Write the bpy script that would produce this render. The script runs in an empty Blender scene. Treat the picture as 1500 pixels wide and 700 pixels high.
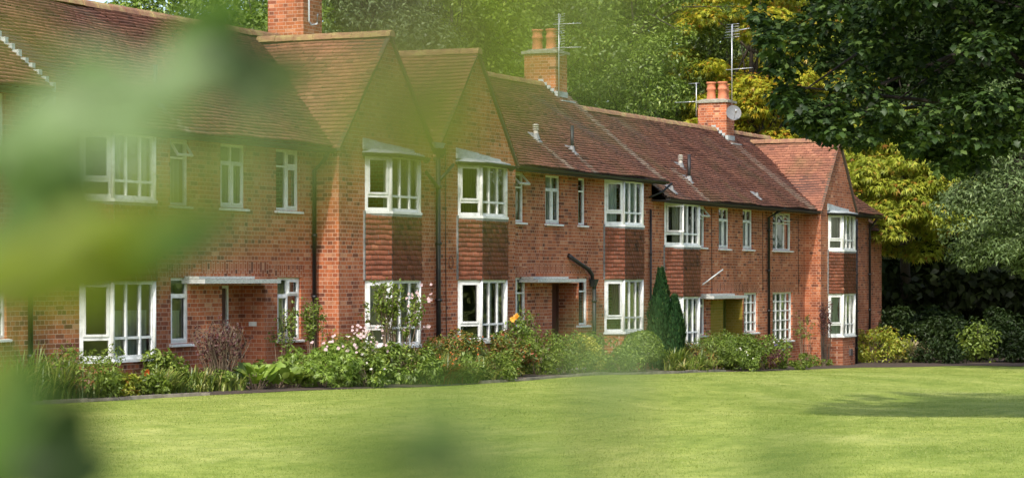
import bpy, bmesh, math, random
import numpy as np
from mathutils import Vector, Matrix
random.seed(7); rng = np.random.default_rng(7)
R = math.radians
sc = bpy.context.scene
col = sc.collection
V = lambda *a: np.array(a, float)

# ------------------------------------------------------------------ camera
TH = 0.447                       # angle between view axis and the terrace front
CAM = V(0, -22.42, 2.76)
FWD = V(math.cos(TH), math.sin(TH), 0); RGT = V(math.sin(TH), -math.cos(TH), 0); UP = V(0, 0, 1)
FPX = 3426.0
cd = bpy.data.cameras.new('camera'); cam = bpy.data.objects.new('camera', cd); col.objects.link(cam)
cam.location = CAM; cam.rotation_euler = (R(90), 0, TH - R(90))
cd.sensor_width = 36; cd.lens = FPX / 1500 * 36; cd.shift_y = (405 - 350) / 1500
cd.clip_start = 0.05; cd.clip_end = 3000
cd.dof.use_dof = True; cd.dof.focus_distance = 47; cd.dof.aperture_fstop = 4.0
sc.camera = cam
# ------------------------------------------------------------------ light
SUN_AZ = R(191)      # where the sun stands, measured from +X anticlockwise (180 = straight from -X)
SUN_EL = R(43)
w = bpy.data.worlds.new('World'); sc.world = w; w.use_nodes = True
nt = w.node_tree; bg = nt.nodes['Background']
sky = nt.nodes.new('ShaderNodeTexSky'); sky.sky_type = 'NISHITA'; sky.sun_disc = False
sky.sun_elevation = SUN_EL; sky.sun_rotation = R(90) - SUN_AZ; sky.dust_density = 2.5; sky.air_density = 1.0
nt.links.new(sky.outputs[0], bg.inputs[0]); bg.inputs[1].default_value = 0.15
sl = bpy.data.lights.new('sun', 'SUN'); sl.energy = 2.05; sl.angle = R(1.5); sl.color = (1, .93, .82)
so = bpy.data.objects.new('sun', sl); col.objects.link(so)
sd = Vector((math.cos(SUN_AZ) * math.cos(SUN_EL), math.sin(SUN_AZ) * math.cos(SUN_EL), math.sin(SUN_EL)))
so.rotation_euler = (-sd).to_track_quat('-Z', 'Y').to_euler()
sc.view_settings.view_transform = 'Standard'; sc.view_settings.look = 'None'
sc.view_settings.exposure = 0.96; sc.view_settings.gamma = 1; sc.view_settings.use_curve_mapping = False

# ------------------------------------------------------------------ measuring helpers
def on_plane(x, Y):              # column x of the photograph -> world X on the upright plane Y
    t = (x - 750) / FPX; c, s = math.cos(TH), math.sin(TH); y = Y - CAM[1]
    return y * (t * s + c) / (s - t * c)
def at_depth(x, d):              # column x at distance d along the view -> world (X, Y)
    p = CAM + FWD * d + RGT * ((x - 750) / FPX * d); return p[0], p[1]

# ------------------------------------------------------------------ materials
MATS = {}
def mat(name, build=None, color=(.5, .5, .5), rough=.6, metal=0, spec=.5):
    if name in MATS: return MATS[name]
    m = bpy.data.materials.new(name); m.use_nodes = True; MATS[name] = m
    b = m.node_tree.nodes['Principled BSDF']
    b.inputs['Base Color'].default_value = (*color, 1); b.inputs['Roughness'].default_value = rough
    b.inputs['Metallic'].default_value = metal; b.inputs['Specular IOR Level'].default_value = spec
    if build: build(m, m.node_tree, b)
    return m
def N(nt, t, **kw):
    n = nt.nodes.new('ShaderNode' + t)
    for k, v in kw.items():
        if k.startswith('i_'):
            key = k[2:]; key = int(key) if key.isdigit() else key.replace('_', ' ')
            n.inputs[key].default_value = v
        else: setattr(n, k, v)
    return n
def ramp(nt, src, stops):
    r = N(nt, 'ValToRGB'); nt.links.new(src, r.inputs[0]); e = r.color_ramp.elements
    e[0].position, e[0].color = stops[0][0], (*stops[0][1], 1); e[1].position, e[1].color = stops[-1][0], (*stops[-1][1], 1)
    for p, c in stops[1:-1]:
        q = e.new(p); q.color = (*c, 1)
    return r.outputs[0]
def mix(nt, fac, a, b, mode='MIX'):
    n = N(nt, 'Mix', data_type='RGBA', blend_type=mode)
    for k, v in ((0, fac), (6, a), (7, b)):
        if hasattr(v, 'is_output'): nt.links.new(v, n.inputs[k])
        elif k == 0: n.inputs[0].default_value = v
        else: n.inputs[k].default_value = (*v, 1) if len(v) == 3 else v
    return n.outputs[2]
def math_(nt, op, a, b=None, c=None):
    n = N(nt, 'Math', operation=op)
    for k, v in enumerate((a, b, c)):
        if v is None: continue
        if hasattr(v, 'is_output'): nt.links.new(v, n.inputs[k])
        else: n.inputs[k].default_value = v
    return n.outputs[0]

def noise_mat(name, stops, scale=6, rough=.7, bump=.0, detail=6, stretch=None, metal=0, bscale=None):
    def b(m, nt, p):
        tc = N(nt, 'TexCoord'); src = tc.outputs['Object']
        if stretch:
            mp = N(nt, 'Mapping'); mp.inputs['Scale'].default_value = stretch; nt.links.new(src, mp.inputs[0]); src = mp.outputs[0]
        n = N(nt, 'TexNoise', i_Scale=scale, i_Detail=detail, i_Roughness=.65); nt.links.new(src, n.inputs['Vector'])
        nt.links.new(ramp(nt, n.outputs[0], stops), p.inputs['Base Color'])
        if bump:
            n2 = N(nt, 'TexNoise', i_Scale=bscale or scale * 3, i_Detail=5); nt.links.new(src, n2.inputs['Vector'])
            bp = N(nt, 'Bump', i_Strength=bump, i_Distance=.02); nt.links.new(n2.outputs[0], bp.inputs['Height']); nt.links.new(bp.outputs[0], p.inputs['Normal'])
    return mat(name, b, rough=rough, metal=metal)

def brick_mat(name, swap=False, tint=None, tfac=0.0, dark=1.0):
    def b(m, nt, p):
        L = nt.links
        tc = N(nt, 'TexCoord'); sp = N(nt, 'SeparateXYZ'); L.new(tc.outputs['Object'], sp.inputs[0])
        u = math_(nt, 'ADD', sp.outputs[0], sp.outputs[1]); z = sp.outputs[2]
        # slightly uneven courses
        wn = N(nt, 'TexNoise', i_Scale=1.3, i_Detail=2); L.new(tc.outputs['Object'], wn.inputs['Vector'])
        off = math_(nt, 'MULTIPLY', math_(nt, 'SUBTRACT', wn.outputs[0], .5), .02)
        z2 = math_(nt, 'ADD', z, off)
        cb = N(nt, 'CombineXYZ')
        L.new(z2 if swap else u, cb.inputs[0]); L.new(u if swap else z2, cb.inputs[1])
        br = N(nt, 'TexBrick', offset=.5, squash=.5, squash_frequency=2)
        L.new(cb.outputs[0], br.inputs['Vector'])
        br.inputs['Color1'].default_value = (0, 0, 0, 1); br.inputs['Color2'].default_value = (1, 1, 1, 1); br.inputs['Mortar'].default_value = (.5, .5, .5, 1)
        br.inputs['Scale'].default_value = 1; br.inputs['Mortar Size'].default_value = .006; br.inputs['Mortar Smooth'].default_value = .25
        br.inputs['Bias'].default_value = 0; br.inputs['Brick Width'].default_value = .225; br.inputs['Row Height'].default_value = .075
        d = dark
        cr = ramp(nt, br.outputs['Color'], [(0, (.15*d, .058*d, .038*d)), (.10, (.25*d, .085*d, .048*d)), (.35, (.38*d, .118*d, .053*d)), (.7, (.44*d, .15*d, .066*d)), (.93, (.46*d, .18*d, .095*d)), (1, (.53*d, .28*d, .16*d))])
        ng = N(nt, 'TexNoise', i_Scale=1.1, i_Detail=7, i_Roughness=.6); L.new(tc.outputs['Object'], ng.inputs['Vector'])
        c1 = mix(nt, .55, cr, ramp(nt, ng.outputs[0], [(.3, (.52, .5, .5)), (.5, (.9, .85, .85)), (.7, (1.25, 1.15, 1.05))]), 'MULTIPLY')
        nf = N(nt, 'TexNoise', i_Scale=38, i_Detail=4); L.new(tc.outputs['Object'], nf.inputs['Vector'])
        mp = N(nt, 'Mapping'); mp.inputs['Scale'].default_value = (2.2, 2.2, .35); L.new(tc.outputs['Object'], mp.inputs[0])
        ns = N(nt, 'TexNoise', i_Scale=1.6, i_Detail=6, i_Roughness=.7); L.new(mp.outputs[0], ns.inputs['Vector'])
        c1 = mix(nt, .8, c1, ramp(nt, ns.outputs[0], [(.32, (.55, .52, .52)), (.46, (.95, .93, .92)), (.6, (1.05, 1.05, 1.05)), (.72, (1.15, 1.2, 1.25))]), 'MULTIPLY')
        c1 = mix(nt, .5, c1, ramp(nt, nf.outputs[0], [(.3, (.6, .6, .6)), (.7, (1.25, 1.25, 1.25))]), 'MULTIPLY')
        mort = ramp(nt, ng.outputs[0], [(.35, (.40, .25, .18)), (.65, (.54, .37, .27))])
        c2 = mix(nt, br.outputs['Fac'], c1, mort)
        if tint: c2 = mix(nt, tfac, c2, tint)
        L.new(c2, p.inputs['Base Color']); p.inputs['Roughness'].default_value = .9; p.inputs['Specular IOR Level'].default_value = .2
        h = math_(nt, 'SUBTRACT', math_(nt, 'MULTIPLY', nf.outputs[0], .35), br.outputs['Fac'])
        bp = N(nt, 'Bump', i_Strength=.7, i_Distance=.008); L.new(h, bp.inputs['Height']); L.new(bp.outputs[0], p.inputs['Normal'])
    return mat(name, b)

def tile_mat(name, stops, moss=(.17, .14, .06), mossamt=.5):
    def b(m, nt, p):
        L = nt.links
        at = N(nt, 'Attribute', attribute_name='tint'); tc = N(nt, 'TexCoord')
        c = ramp(nt, at.outputs['Fac'], stops)
        n1 = N(nt, 'TexNoise', i_Scale=.9, i_Detail=6, i_Roughness=.6); L.new(tc.outputs['Object'], n1.inputs['Vector'])
        c = mix(nt, math_(nt, 'MULTIPLY', ramp(nt, n1.outputs[0], [(.50, (0, 0, 0)), (.72, (1, 1, 1))]), mossamt), c, moss)
        n2 = N(nt, 'TexNoise', i_Scale=24, i_Detail=5); L.new(tc.outputs['Object'], n2.inputs['Vector'])
        c = mix(nt, .55, c, ramp(nt, n2.outputs[0], [(.3, (.55, .55, .55)), (.7, (1.3, 1.3, 1.3))]), 'MULTIPLY')
        li = N(nt, 'Attribute', attribute_name='lime')
        c = mix(nt, li.outputs['Fac'], c, (.42, .33, .25))
        L.new(c, p.inputs['Base Color']); p.inputs['Roughness'].default_value = .85; p.inputs['Specular IOR Level'].default_value = .25
        bp = N(nt, 'Bump', i_Strength=.4, i_Distance=.006); L.new(n2.outputs[0], bp.inputs['Height']); L.new(bp.outputs[0], p.inputs['Normal'])
    return mat(name, b)

def leaf_mat(name, stops, trans=.35, gloss=.12, rough=.45):
    def b(m, nt, p):
        L = nt.links
        g = N(nt, 'NewGeometry'); c = ramp(nt, g.outputs['Random Per Island'], stops)
        df = N(nt, 'BsdfDiffuse'); tr = N(nt, 'BsdfTranslucent'); gl = N(nt, 'BsdfGlossy', i_Roughness=rough)
        gl.inputs[0].default_value = (.9, .95, .9, 1)
        L.new(c, df.inputs[0])
        L.new(mix(nt, 1.0, c, (1.25, 1.3, .55), 'MULTIPLY'), tr.inputs[0])
        m1 = N(nt, 'MixShader'); m1.inputs[0].default_value = trans; L.new(df.outputs[0], m1.inputs[1]); L.new(tr.outputs[0], m1.inputs[2])
        m2 = N(nt, 'MixShader'); m2.inputs[0].default_value = gloss * .28
        L.new(m1.outputs[0], m2.inputs[1]); L.new(gl.outputs[0], m2.inputs[2])
        L.new(m2.outputs[0], nt.nodes['Material Output'].inputs[0]); nt.nodes.remove(p)
    return mat(name, b)
def shades(c, k=.45, hue=None):
    c = np.array(c); h = np.array(hue) if hue is not None else c * (1 + k)
    return [(0, tuple(c * (1 - k))), (.45, tuple(c)), (.85, tuple(c * (1 + k * .6))), (1, tuple(h))]

def glass_build(m, nt, p):
    L = nt.links
    tr = N(nt, 'BsdfTransparent'); tr.inputs[0].default_value = (.80, .86, .82, 1)
    gl = N(nt, 'BsdfGlossy', i_Roughness=.01); fr = N(nt, 'Fresnel', i_IOR=1.5)
    tc = N(nt, 'TexCoord'); n = N(nt, 'TexNoise', i_Scale=1.5, i_Detail=1); L.new(tc.outputs['Object'], n.inputs['Vector'])
    bp = N(nt, 'Bump', i_Strength=.12, i_Distance=.05); L.new(n.outputs[0], bp.inputs['Height']); L.new(bp.outputs[0], gl.inputs['Normal'])
    mx = N(nt, 'MixShader'); L.new(math_(nt, 'MULTIPLY', fr.outputs[0], 2.0), mx.inputs[0]); L.new(tr.outputs[0], mx.inputs[1]); L.new(gl.outputs[0], mx.inputs[2])
    L.new(mx.outputs[0], nt.nodes['Material Output'].inputs[0]); nt.nodes.remove(p)
GLASS = mat('window_glass', glass_build)
BRICK = brick_mat('red_brick'); SOLDIER = brick_mat('red_brick_soldier', swap=True, dark=.85)
OLIVE = brick_mat('olive_tinted_brick', tint=(.20, .19, .012), tfac=.72, dark=.8)  # olive colour cast over the doorway, mixed into the brick colour
CHIMB = brick_mat('chimney_brick')
WHITE = noise_mat('white_paint', [(.3, (.50, .52, .50)), (.45, (.70, .72, .71)), (.6, (.78, .80, .79))], 7, .5)
CREAM = noise_mat('weathered_white_board', [(.3, (.20, .21, .19)), (.5, (.44, .46, .44)), (.7, (.58, .60, .58))], 14, .7, .2, stretch=(1, 1, 4))
BLACK = noise_mat('black_iron', [(.3, (.006, .006, .007)), (.7, (.016, .016, .017))], 12, .5)
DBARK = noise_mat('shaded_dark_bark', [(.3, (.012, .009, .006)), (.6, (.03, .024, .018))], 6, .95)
LEAD = noise_mat('lead_sheet', [(.25, (.20, .23, .23)), (.5, (.36, .40, .40)), (.75, (.50, .54, .54))], 5, .6, .3, stretch=(1, 1, 3))
STONE = noise_mat('mossy_concrete', [(.3, (.16, .15, .11)), (.6, (.33, .32, .26))], 8, .9, .4)
CONC = noise_mat('concrete_edging', [(.3, (.17, .14, .11)), (.6, (.34, .29, .24))], 5, .9, .4)
TERRA = noise_mat('terracotta', [(.3, (.38, .12, .06)), (.6, (.55, .20, .10))], 7, .8, .2)
DOORB = noise_mat('brown_door_paint', [(.3, (.055, .022, .015)), (.7, (.10, .04, .026))], 6, .5, stretch=(8, 8, 1))
DOORG = noise_mat('olive_tinted_door', [(.3, (.06, .07, .008)), (.7, (.11, .12, .015))], 6, .5)  # door colour carries the same olive cast
GALV = mat('galvanised_metal', color=(.55, .57, .58), rough=.4, metal=.7)
DISH = noise_mat('grey_dish_paint', [(.3, (.12, .125, .13)), (.7, (.19, .195, .20))], 20, .7)
INTER = noise_mat('interior_plaster', [(.3, (.25, .23, .20)), (.7, (.32, .30, .26))], 2, .9)
NET = None
def net_build(m, nt, p):
    L = nt.links
    df = N(nt, 'BsdfDiffuse'); df.inputs[0].default_value = (.62, .68, .64, 1); tl = N(nt, 'BsdfTranslucent'); tl.inputs[0].default_value = (.6, .66, .62, 1)
    m1 = N(nt, 'MixShader'); m1.inputs[0].default_value = .3; L.new(df.outputs[0], m1.inputs[1]); L.new(tl.outputs[0], m1.inputs[2])
    L.new(m1.outputs[0], nt.nodes['Material Output'].inputs[0]); nt.nodes.remove(p)
NET = mat('net_curtain', net_build)
PURPLE = noise_mat('purple_curtain', [(.3, (.10, .02, .06)), (.7, (.16, .04, .10))], 5, .9)
CREAMC = noise_mat('cream_curtain', [(.3, (.42, .40, .33)), (.7, (.55, .52, .44))], 5, .9)
TILE = tile_mat('clay_roof_tile', [(0, (.08, .045, .038)), (.25, (.18, .085, .06)), (.6, (.28, .122, .08)), (.9, (.37, .17, .105)), (1, (.44, .24, .15))])
TILEH = tile_mat('clay_hanging_tile', [(0, (.09, .045, .038)), (.3, (.22, .085, .06)), (.7, (.36, .125, .08)), (1, (.46, .19, .12))], moss=(.14, .08, .06), mossamt=.35)
RIDGE = noise_mat('lichened_ridge_tile', [(.3, (.20, .09, .06)), (.5, (.28, .15, .08)), (.65, (.36, .27, .11))], 3.5, .85, .3)
BARK = noise_mat('bark', [(.3, (.03, .023, .016)), (.6, (.075, .06, .045))], 6, .95, .6, stretch=(3, 3, .6))
TWIG = noise_mat('pale_twig', [(.3, (.13, .09, .06)), (.6, (.24, .18, .12))], 8, .9)
SOIL = noise_mat('bed_soil', [(.3, (.035, .024, .016)), (.6, (.08, .055, .038))], 4, .95, .6)

# ------------------------------------------------------------------ object helpers
def tag(o, label=None, cat=None, group=None, kind=None):
    if label: o['label'] = label
    if cat: o['category'] = cat
    if group: o['group'] = group
    if kind: o['kind'] = kind
    return o
def empty(name, loc, label, cat, group=None):
    o = bpy.data.objects.new(name, None); col.objects.link(o); o.location = loc; o.empty_display_size = .2
    return tag(o, label, cat, group)
def wloc(o):
    p = np.zeros(3)
    while o is not None: p += np.array(o.location); o = o.parent
    return p
def link_mesh(name, me, mats, parent=None):
    o = bpy.data.objects.new(name, me); col.objects.link(o)
    for m in mats: me.materials.append(m)
    if parent: o.parent = parent
    return o
class MB:
    """collects faces in world coordinates and links them as one mesh"""
    def __init__(s): s.v = []; s.f = []; s.m = []; s.sm = []
    def quad(s, pts, m=0, smooth=False):
        k = len(s.v); s.v += [tuple(map(float, p)) for p in pts]; s.f.append(tuple(range(k, k + len(pts)))); s.m.append(m); s.sm.append(smooth)
    def hexa(s, P, m=0):           # 8 corners: bottom 4 (ccw from above), top 4
        k = len(s.v); s.v += [tuple(map(float, p)) for p in P]
        for f in ((0, 3, 2, 1), (4, 5, 6, 7), (0, 1, 5, 4), (1, 2, 6, 5), (2, 3, 7, 6), (3, 0, 4, 7)):
            s.f.append(tuple(k + i for i in f)); s.m.append(m); s.sm.append(False)
    def box(s, x0, x1, y0, y1, z0, z1, m=0):
        s.hexa([(x0, y0, z0), (x1, y0, z0), (x1, y1, z0), (x0, y1, z0), (x0, y0, z1), (x1, y0, z1), (x1, y1, z1), (x0, y1, z1)], m)
    def obox(s, O, U, Nn, a0, a1, b0, b1, n0, n1, m=0):     # box in a facet frame: U along, Nn outward, Z up
        c = lambda a, n, b: O + U * a + Nn * n + UP * b
        s.hexa([c(a0, n0, b0), c(a0, n1, b0), c(a1, n1, b0), c(a1, n0, b0), c(a0, n0, b1), c(a0, n1, b1), c(a1, n1, b1), c(a1, n0, b1)], m)
    def tube(s, pts, r, n=8, m=0, cap=True, r1=None):
        pts = [np.array(p, float) for p in pts]; k = len(s.v); T = len(pts)
        for i, p in enumerate(pts):
            d = pts[min(i + 1, T - 1)] - pts[max(i - 1, 0)]; d = d / (np.linalg.norm(d) + 1e-9)
            a = np.cross(d, UP if abs(d[2]) < .9 else V(1, 0, 0)); a /= np.linalg.norm(a); b = np.cross(d, a)
            rr = r[i] if hasattr(r, '__len__') else (r if r1 is None else r + (r1 - r) * i / (T - 1))
            for j in range(n):
                t = 2 * math.pi * j / n; s.v.append(tuple(p + (a * math.cos(t) + b * math.sin(t)) * rr))
        for i in range(T - 1):
            for j in range(n):
                s.f.append((k + i * n + j, k + i * n + (j + 1) % n, k + (i + 1) * n + (j + 1) % n, k + (i + 1) * n + j)); s.m.append(m); s.sm.append(True)
        if cap:
            s.f.append(tuple(k + j for j in range(n))[::-1]); s.m.append(m); s.sm.append(False)
            s.f.append(tuple(k + (T - 1) * n + j for j in range(n))); s.m.append(m); s.sm.append(False)
    def lathe(s, c, prof, n=14, m=0):
        k = len(s.v)
        for r, z in prof:
            for j in range(n):
                t = 2 * math.pi * j / n; s.v.append((c[0] + r * math.cos(t), c[1] + r * math.sin(t), c[2] + z))
        for i in range(len(prof) - 1):
            for j in range(n):
                s.f.append((k + i * n + j, k + i * n + (j + 1) % n, k + (i + 1) * n + (j + 1) % n, k + (i + 1) * n + j)); s.m.append(m); s.sm.append(True)
    def build(s, name, mats, parent=None):
        if not isinstance(mats, (list, tuple)): mats = [mats]
        o0 = wloc(parent) if parent else np.zeros(3)
        me = bpy.data.meshes.new(name); me.from_pydata((np.array(s.v) - o0).tolist(), [], s.f)
        me.polygons.foreach_set('material_index', s.m); me.polygons.foreach_set('use_smooth', s.sm); me.update()
        return link_mesh(name, me, mats, parent)

def bulk(name, verts, nper, faces, mats, parent=None, midx=None, attrs=None, o0=None, smooth=False):
    """verts (n, nper, 3); faces: local index tuples, all of one size"""
    n = verts.shape[0]; fa = np.array(faces); k = fa.shape[1]
    if o0 is None: o0 = wloc(parent) if parent else np.zeros(3)
    co = (verts.reshape(-1, 3) - o0).astype(np.float32)
    idx = (fa[None] + (np.arange(n) * nper)[:, None, None]).reshape(-1).astype(np.int32)
    nf = n * fa.shape[0]
    me = bpy.data.meshes.new(name)
    me.vertices.add(len(co)); me.vertices.foreach_set('co', co.ravel())
    me.loops.add(len(idx)); me.loops.foreach_set('vertex_index', idx)
    me.polygons.add(nf); me.polygons.foreach_set('loop_start', np.arange(0, nf * k, k, dtype=np.int32))
    if midx is not None: me.polygons.foreach_set('material_index', np.repeat(midx, fa.shape[0]).astype(np.int32))
    if smooth: me.polygons.foreach_set('use_smooth', np.ones(nf, dtype=bool))
    me.update(calc_edges=True)
    for an, av in (attrs or {}).items():
        a = me.attributes.new(an, 'FLOAT', 'FACE'); a.data.foreach_set('value', np.repeat(av, fa.shape[0]).astype(np.float32))
    return link_mesh(name, me, mats if isinstance(mats, (list, tuple)) else [mats], parent)

def unit(a): return a / (np.linalg.norm(a, axis=-1, keepdims=True) + 1e-9)
SHAPES = {   # (along, across, lift) outlines and faces, all faces of one size
 'diamond': ([(0, 0, 0), (.45, .5, .12), (1, 0, -.1), (.45, -.5, .12)], [(0, 1, 2, 3)]),
 'oval': ([(0, 0, 0), (.28, .42, .10), (.7, .40, .08), (1, 0, -.12), (.7, -.40, .08), (.28, -.42, .10)], [(0, 1, 2, 3), (0, 3, 4, 5)]),
 'blade': ([(0, .5, 0), (.5, .42, .0), (1, 0, -.25), (.5, -.42, 0), (0, -.5, 0)], [(0, 1, 3, 4), (1, 2, 2, 3)]),
 'maple': ([(0, 0, 0), (.05, .30, .02), (.30, .26, .04), (.38, .58, -.05), (.56, .30, .03), (.62, .34, .02), (1, 0, -.14), (.62, -.34, .02), (.56, -.30, .03), (.38, -.58, -.05), (.30, -.26, .04), (.05, -.30, .02), (.5, 0, .06)],
           [(0, 1, 2, 12), (2, 3, 4, 12), (4, 5, 6, 12), (12, 6, 7, 8), (12, 8, 9, 10), (12, 10, 11, 0)]),
 'palm': ([(0, 0, 0), (.35, .16, .05), (.85, .55, -.15), (.55, .08, .05), (1, 0, -.2), (.55, -.08, .05), (.85, -.55, -.15), (.35, -.16, .05)], [(0, 1, 2, 3), (0, 3, 4, 5), (0, 5, 6, 7)]),
}
SHAPES['blade'] = ([(0, .5, 0), (.5, .42, .0), (1, .06, -.25), (1, -.06, -.25), (.5, -.42, 0), (0, -.5, 0)], [(0, 1, 4, 5), (1, 2, 3, 4)])
def leaves(name, P, T, Nn, L, W, shape, mats, parent=None, midx=None):
    """leaf i starts at P, runs along T (length L), faces Nn, width W"""
    sh, faces = SHAPES[shape]; sh = np.array(sh)
    T = unit(T); B = unit(np.cross(Nn, T)); Nn = np.cross(T, B)
    L = np.broadcast_to(L, len(P)); W = np.broadcast_to(W, len(P))
    v = P[:, None] + T[:, None] * (sh[None, :, 0:1] * L[:, None, None]) + B[:, None] * (sh[None, :, 1:2] * W[:, None, None]) + Nn[:, None] * (sh[None, :, 2:3] * L[:, None, None])
    return bulk(name, v, len(sh), faces, mats, parent, midx)
def rsph(n): return unit(rng.normal(size=(n, 3)))

# ------------------------------------------------------------------ ground
AX = [0, 20, 26.7, 28.1, 31.5, 34, 37, 40.5, 44.7, 50.5, 61.8, 66.5, 69.2, 73.9, 200]
AZ = [1.0, .98, .92, .90, .87, .84, .78, .75, .70, .53, .17, .09, .03, -.01, -.2]
BX = [0, 31.0, 32.4, 33.5, 35, 38, 42, 50, 62, 74, 200]
BZ = [.80, .80, .78, .55, .46, .42, .36, .24, .10, -.01, -.2]
def sstep(a, b, x): t = np.clip((x - a) / (b - a), 0, 1); return t * t * (3 - 2 * t)
def gz(X, Y):
    X = np.asarray(X, float); Y = np.asarray(Y, float)
    wv = sstep(-4.5, -10, Y)
    crest = (Y + 10) * -.12
    return np.interp(X, AX, AZ) * (1 - wv) + np.interp(X - .35 * crest, BX, BZ) * wv + .02 * np.sin(X * .7 + Y * .4) * np.sin(Y * .9) * sstep(-1, -4, Y)
def G(X, Y): return float(gz(X, Y))

def lawn_build(m, nt, p):
    L = nt.links; tc = N(nt, 'TexCoord'); o = tc.outputs['Object']
    n1 = N(nt, 'TexNoise', i_Scale=.35, i_Detail=8, i_Roughness=.65); L.new(o, n1.inputs[0])
    c = ramp(nt, n1.outputs[0], [(.3, (.185, .25, .045)), (.5, (.275, .33, .07)), (.7, (.365, .395, .115))])
    n2 = N(nt, 'TexNoise', i_Scale=4, i_Detail=8, i_Roughness=.7); L.new(o, n2.inputs[0])
    c = mix(nt, .7, c, ramp(nt, n2.outputs[0], [(.3, (.55, .62, .5)), (.5, (.95, .97, .95)), (.7, (1.3, 1.2, 1.25))]), 'MULTIPLY')
    n4 = N(nt, 'TexNoise', i_Scale=1.1, i_Detail=5); mp2 = N(nt, 'Mapping'); mp2.inputs['Scale'].default_value = (.8, 2.6, 1); L.new(o, mp2.inputs[0]); L.new(mp2.outputs[0], n4.inputs[0])
    c = mix(nt, .55, c, ramp(nt, n4.outputs[0], [(.35, (.68, .78, .6)), (.5, (1, 1, 1)), (.65, (1.22, 1.16, 1.3))]), 'MULTIPLY')
    n3 = N(nt, 'TexNoise', i_Scale=40, i_Detail=3); L.new(o, n3.inputs[0])
    c = mix(nt, .35, c, ramp(nt, n3.outputs[0], [(.3, (.55, .6, .5)), (.7, (1.35, 1.3, 1.3))]), 'MULTIPLY')
    L.new(c, p.inputs['Base Color']); p.inputs['Roughness'].default_value = 1; p.inputs['Specular IOR Level'].default_value = .1
    bp = N(nt, 'Bump', i_Strength=.4, i_Distance=.02); L.new(n3.outputs[0], bp.inputs['Height']); L.new(bp.outputs[0], p.inputs['Normal'])
LAWN = mat('lawn_turf', lawn_build)
FLOOR = noise_mat('woodland_litter', [(.3, (.02, .016, .01)), (.6, (.05, .04, .022))], 2, .95, .5)

def ground_sheet(name, xs, ys, m, dz=0, keep=None, kind='structure'):
    X, Y = np.meshgrid(xs, ys, indexing='ij'); Z = gz(X, Y) + dz
    v = np.stack([X, Y, Z], -1).reshape(-1, 3); ny = len(ys); f = []
    for i in range(len(xs) - 1):
        for j in range(ny - 1):
            if keep is None or keep((xs[i] + xs[i+1]) / 2, (ys[j] + ys[j+1]) / 2): f.append((i*ny+j, (i+1)*ny+j, (i+1)*ny+j+1, i*ny+j+1))
    me = bpy.data.meshes.new(name); me.from_pydata(v.tolist(), [], f); me.polygons.foreach_set('use_smooth', [True] * len(f)); me.update()
    return tag(link_mesh(name, me, [m]), kind=kind)
xs = np.concatenate([[-1500, -500, -150, -60, -30], np.arange(-10, 90, .3), np.arange(92, 140, 4), [150, 300, 700, 2500]])
ys = np.concatenate([[-1500, -400, -120, -60, -40], np.arange(-30, 8, .5), np.arange(10, 60, 4), [80, 300, 1500]])
ground_sheet('ground', xs, ys, LAWN)
# flower bed along the terrace front and its kerb line
EDGE = [(-160, -1.6), (0, -1.6), (90, -1.6), (300, -1.9), (450, -2.3), (620, -2.9), (750, -3.0), (870, -2.9), (1000, -2.6), (1165, -1.5), (1260, -1.9), (1350, -3.0), (1500, -5.0), (1620, -8)]
ep = [(float(on_plane(x, y)), y) for x, y in EDGE]
ex = [e[0] for e in ep]; ey = [e[1] for e in ep]
bxs = np.arange(20, 80, .35); v = []; f = []
for i, X in enumerate(bxs):
    e = float(np.interp(X, ex, ey)) + .03 * math.sin(X * 2.1); top = .3 if X < 72 else 4
    for k in range(7):
        Y = e + (top - e) * k / 6; v.append((X, Y, G(X, Y) + (.006 if k in (0,) else .03)))
for i in range(len(bxs) - 1):
    for k in range(6): a = i * 7 + k; f.append((a, a + 7, a + 8, a + 1))
me = bpy.data.meshes.new('flower_bed'); me.from_pydata(v, [], f); tag(link_mesh('flower_bed', me, [SOIL]), kind='structure')
mb = MB()
def kerb(xa, xb):
    X = xa
    while X < xb:
        l = .9; X2 = min(X + l, xb)
        a = float(np.interp(X, ex, ey)) + .03 * math.sin(X * 2.1); b_ = float(np.interp(X2, ex, ey)) + .03 * math.sin(X2 * 2.1)
        p0 = V(X, a, G(X, a)); p1 = V(X2 - .012, b_, G(X2, b_)); q = V(0, .06, 0); u = V(0, 0, .055 + random.uniform(-.01, .01)); dn = V(0, 0, -.06)
        mb.hexa([p0 + dn, p1 + dn, p1 + q + dn, p0 + q + dn, p0 + u, p1 + u, p1 + q + u, p0 + q + u]); X = X2
kerb(26.0, 31.6); kerb(39.3, 54.5)
tag(mb.build('kerb_edging', CONC), kind='structure')
# woodland floor beyond the end of the terrace
ground_sheet('woodland_floor', np.concatenate([np.arange(76, 130, 3), [150, 200]]), np.arange(-34, 40, 2.5), FLOOR, .012, keep=lambda x, y: x > 78 + max(0, -(y + 6)) * .6)

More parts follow.
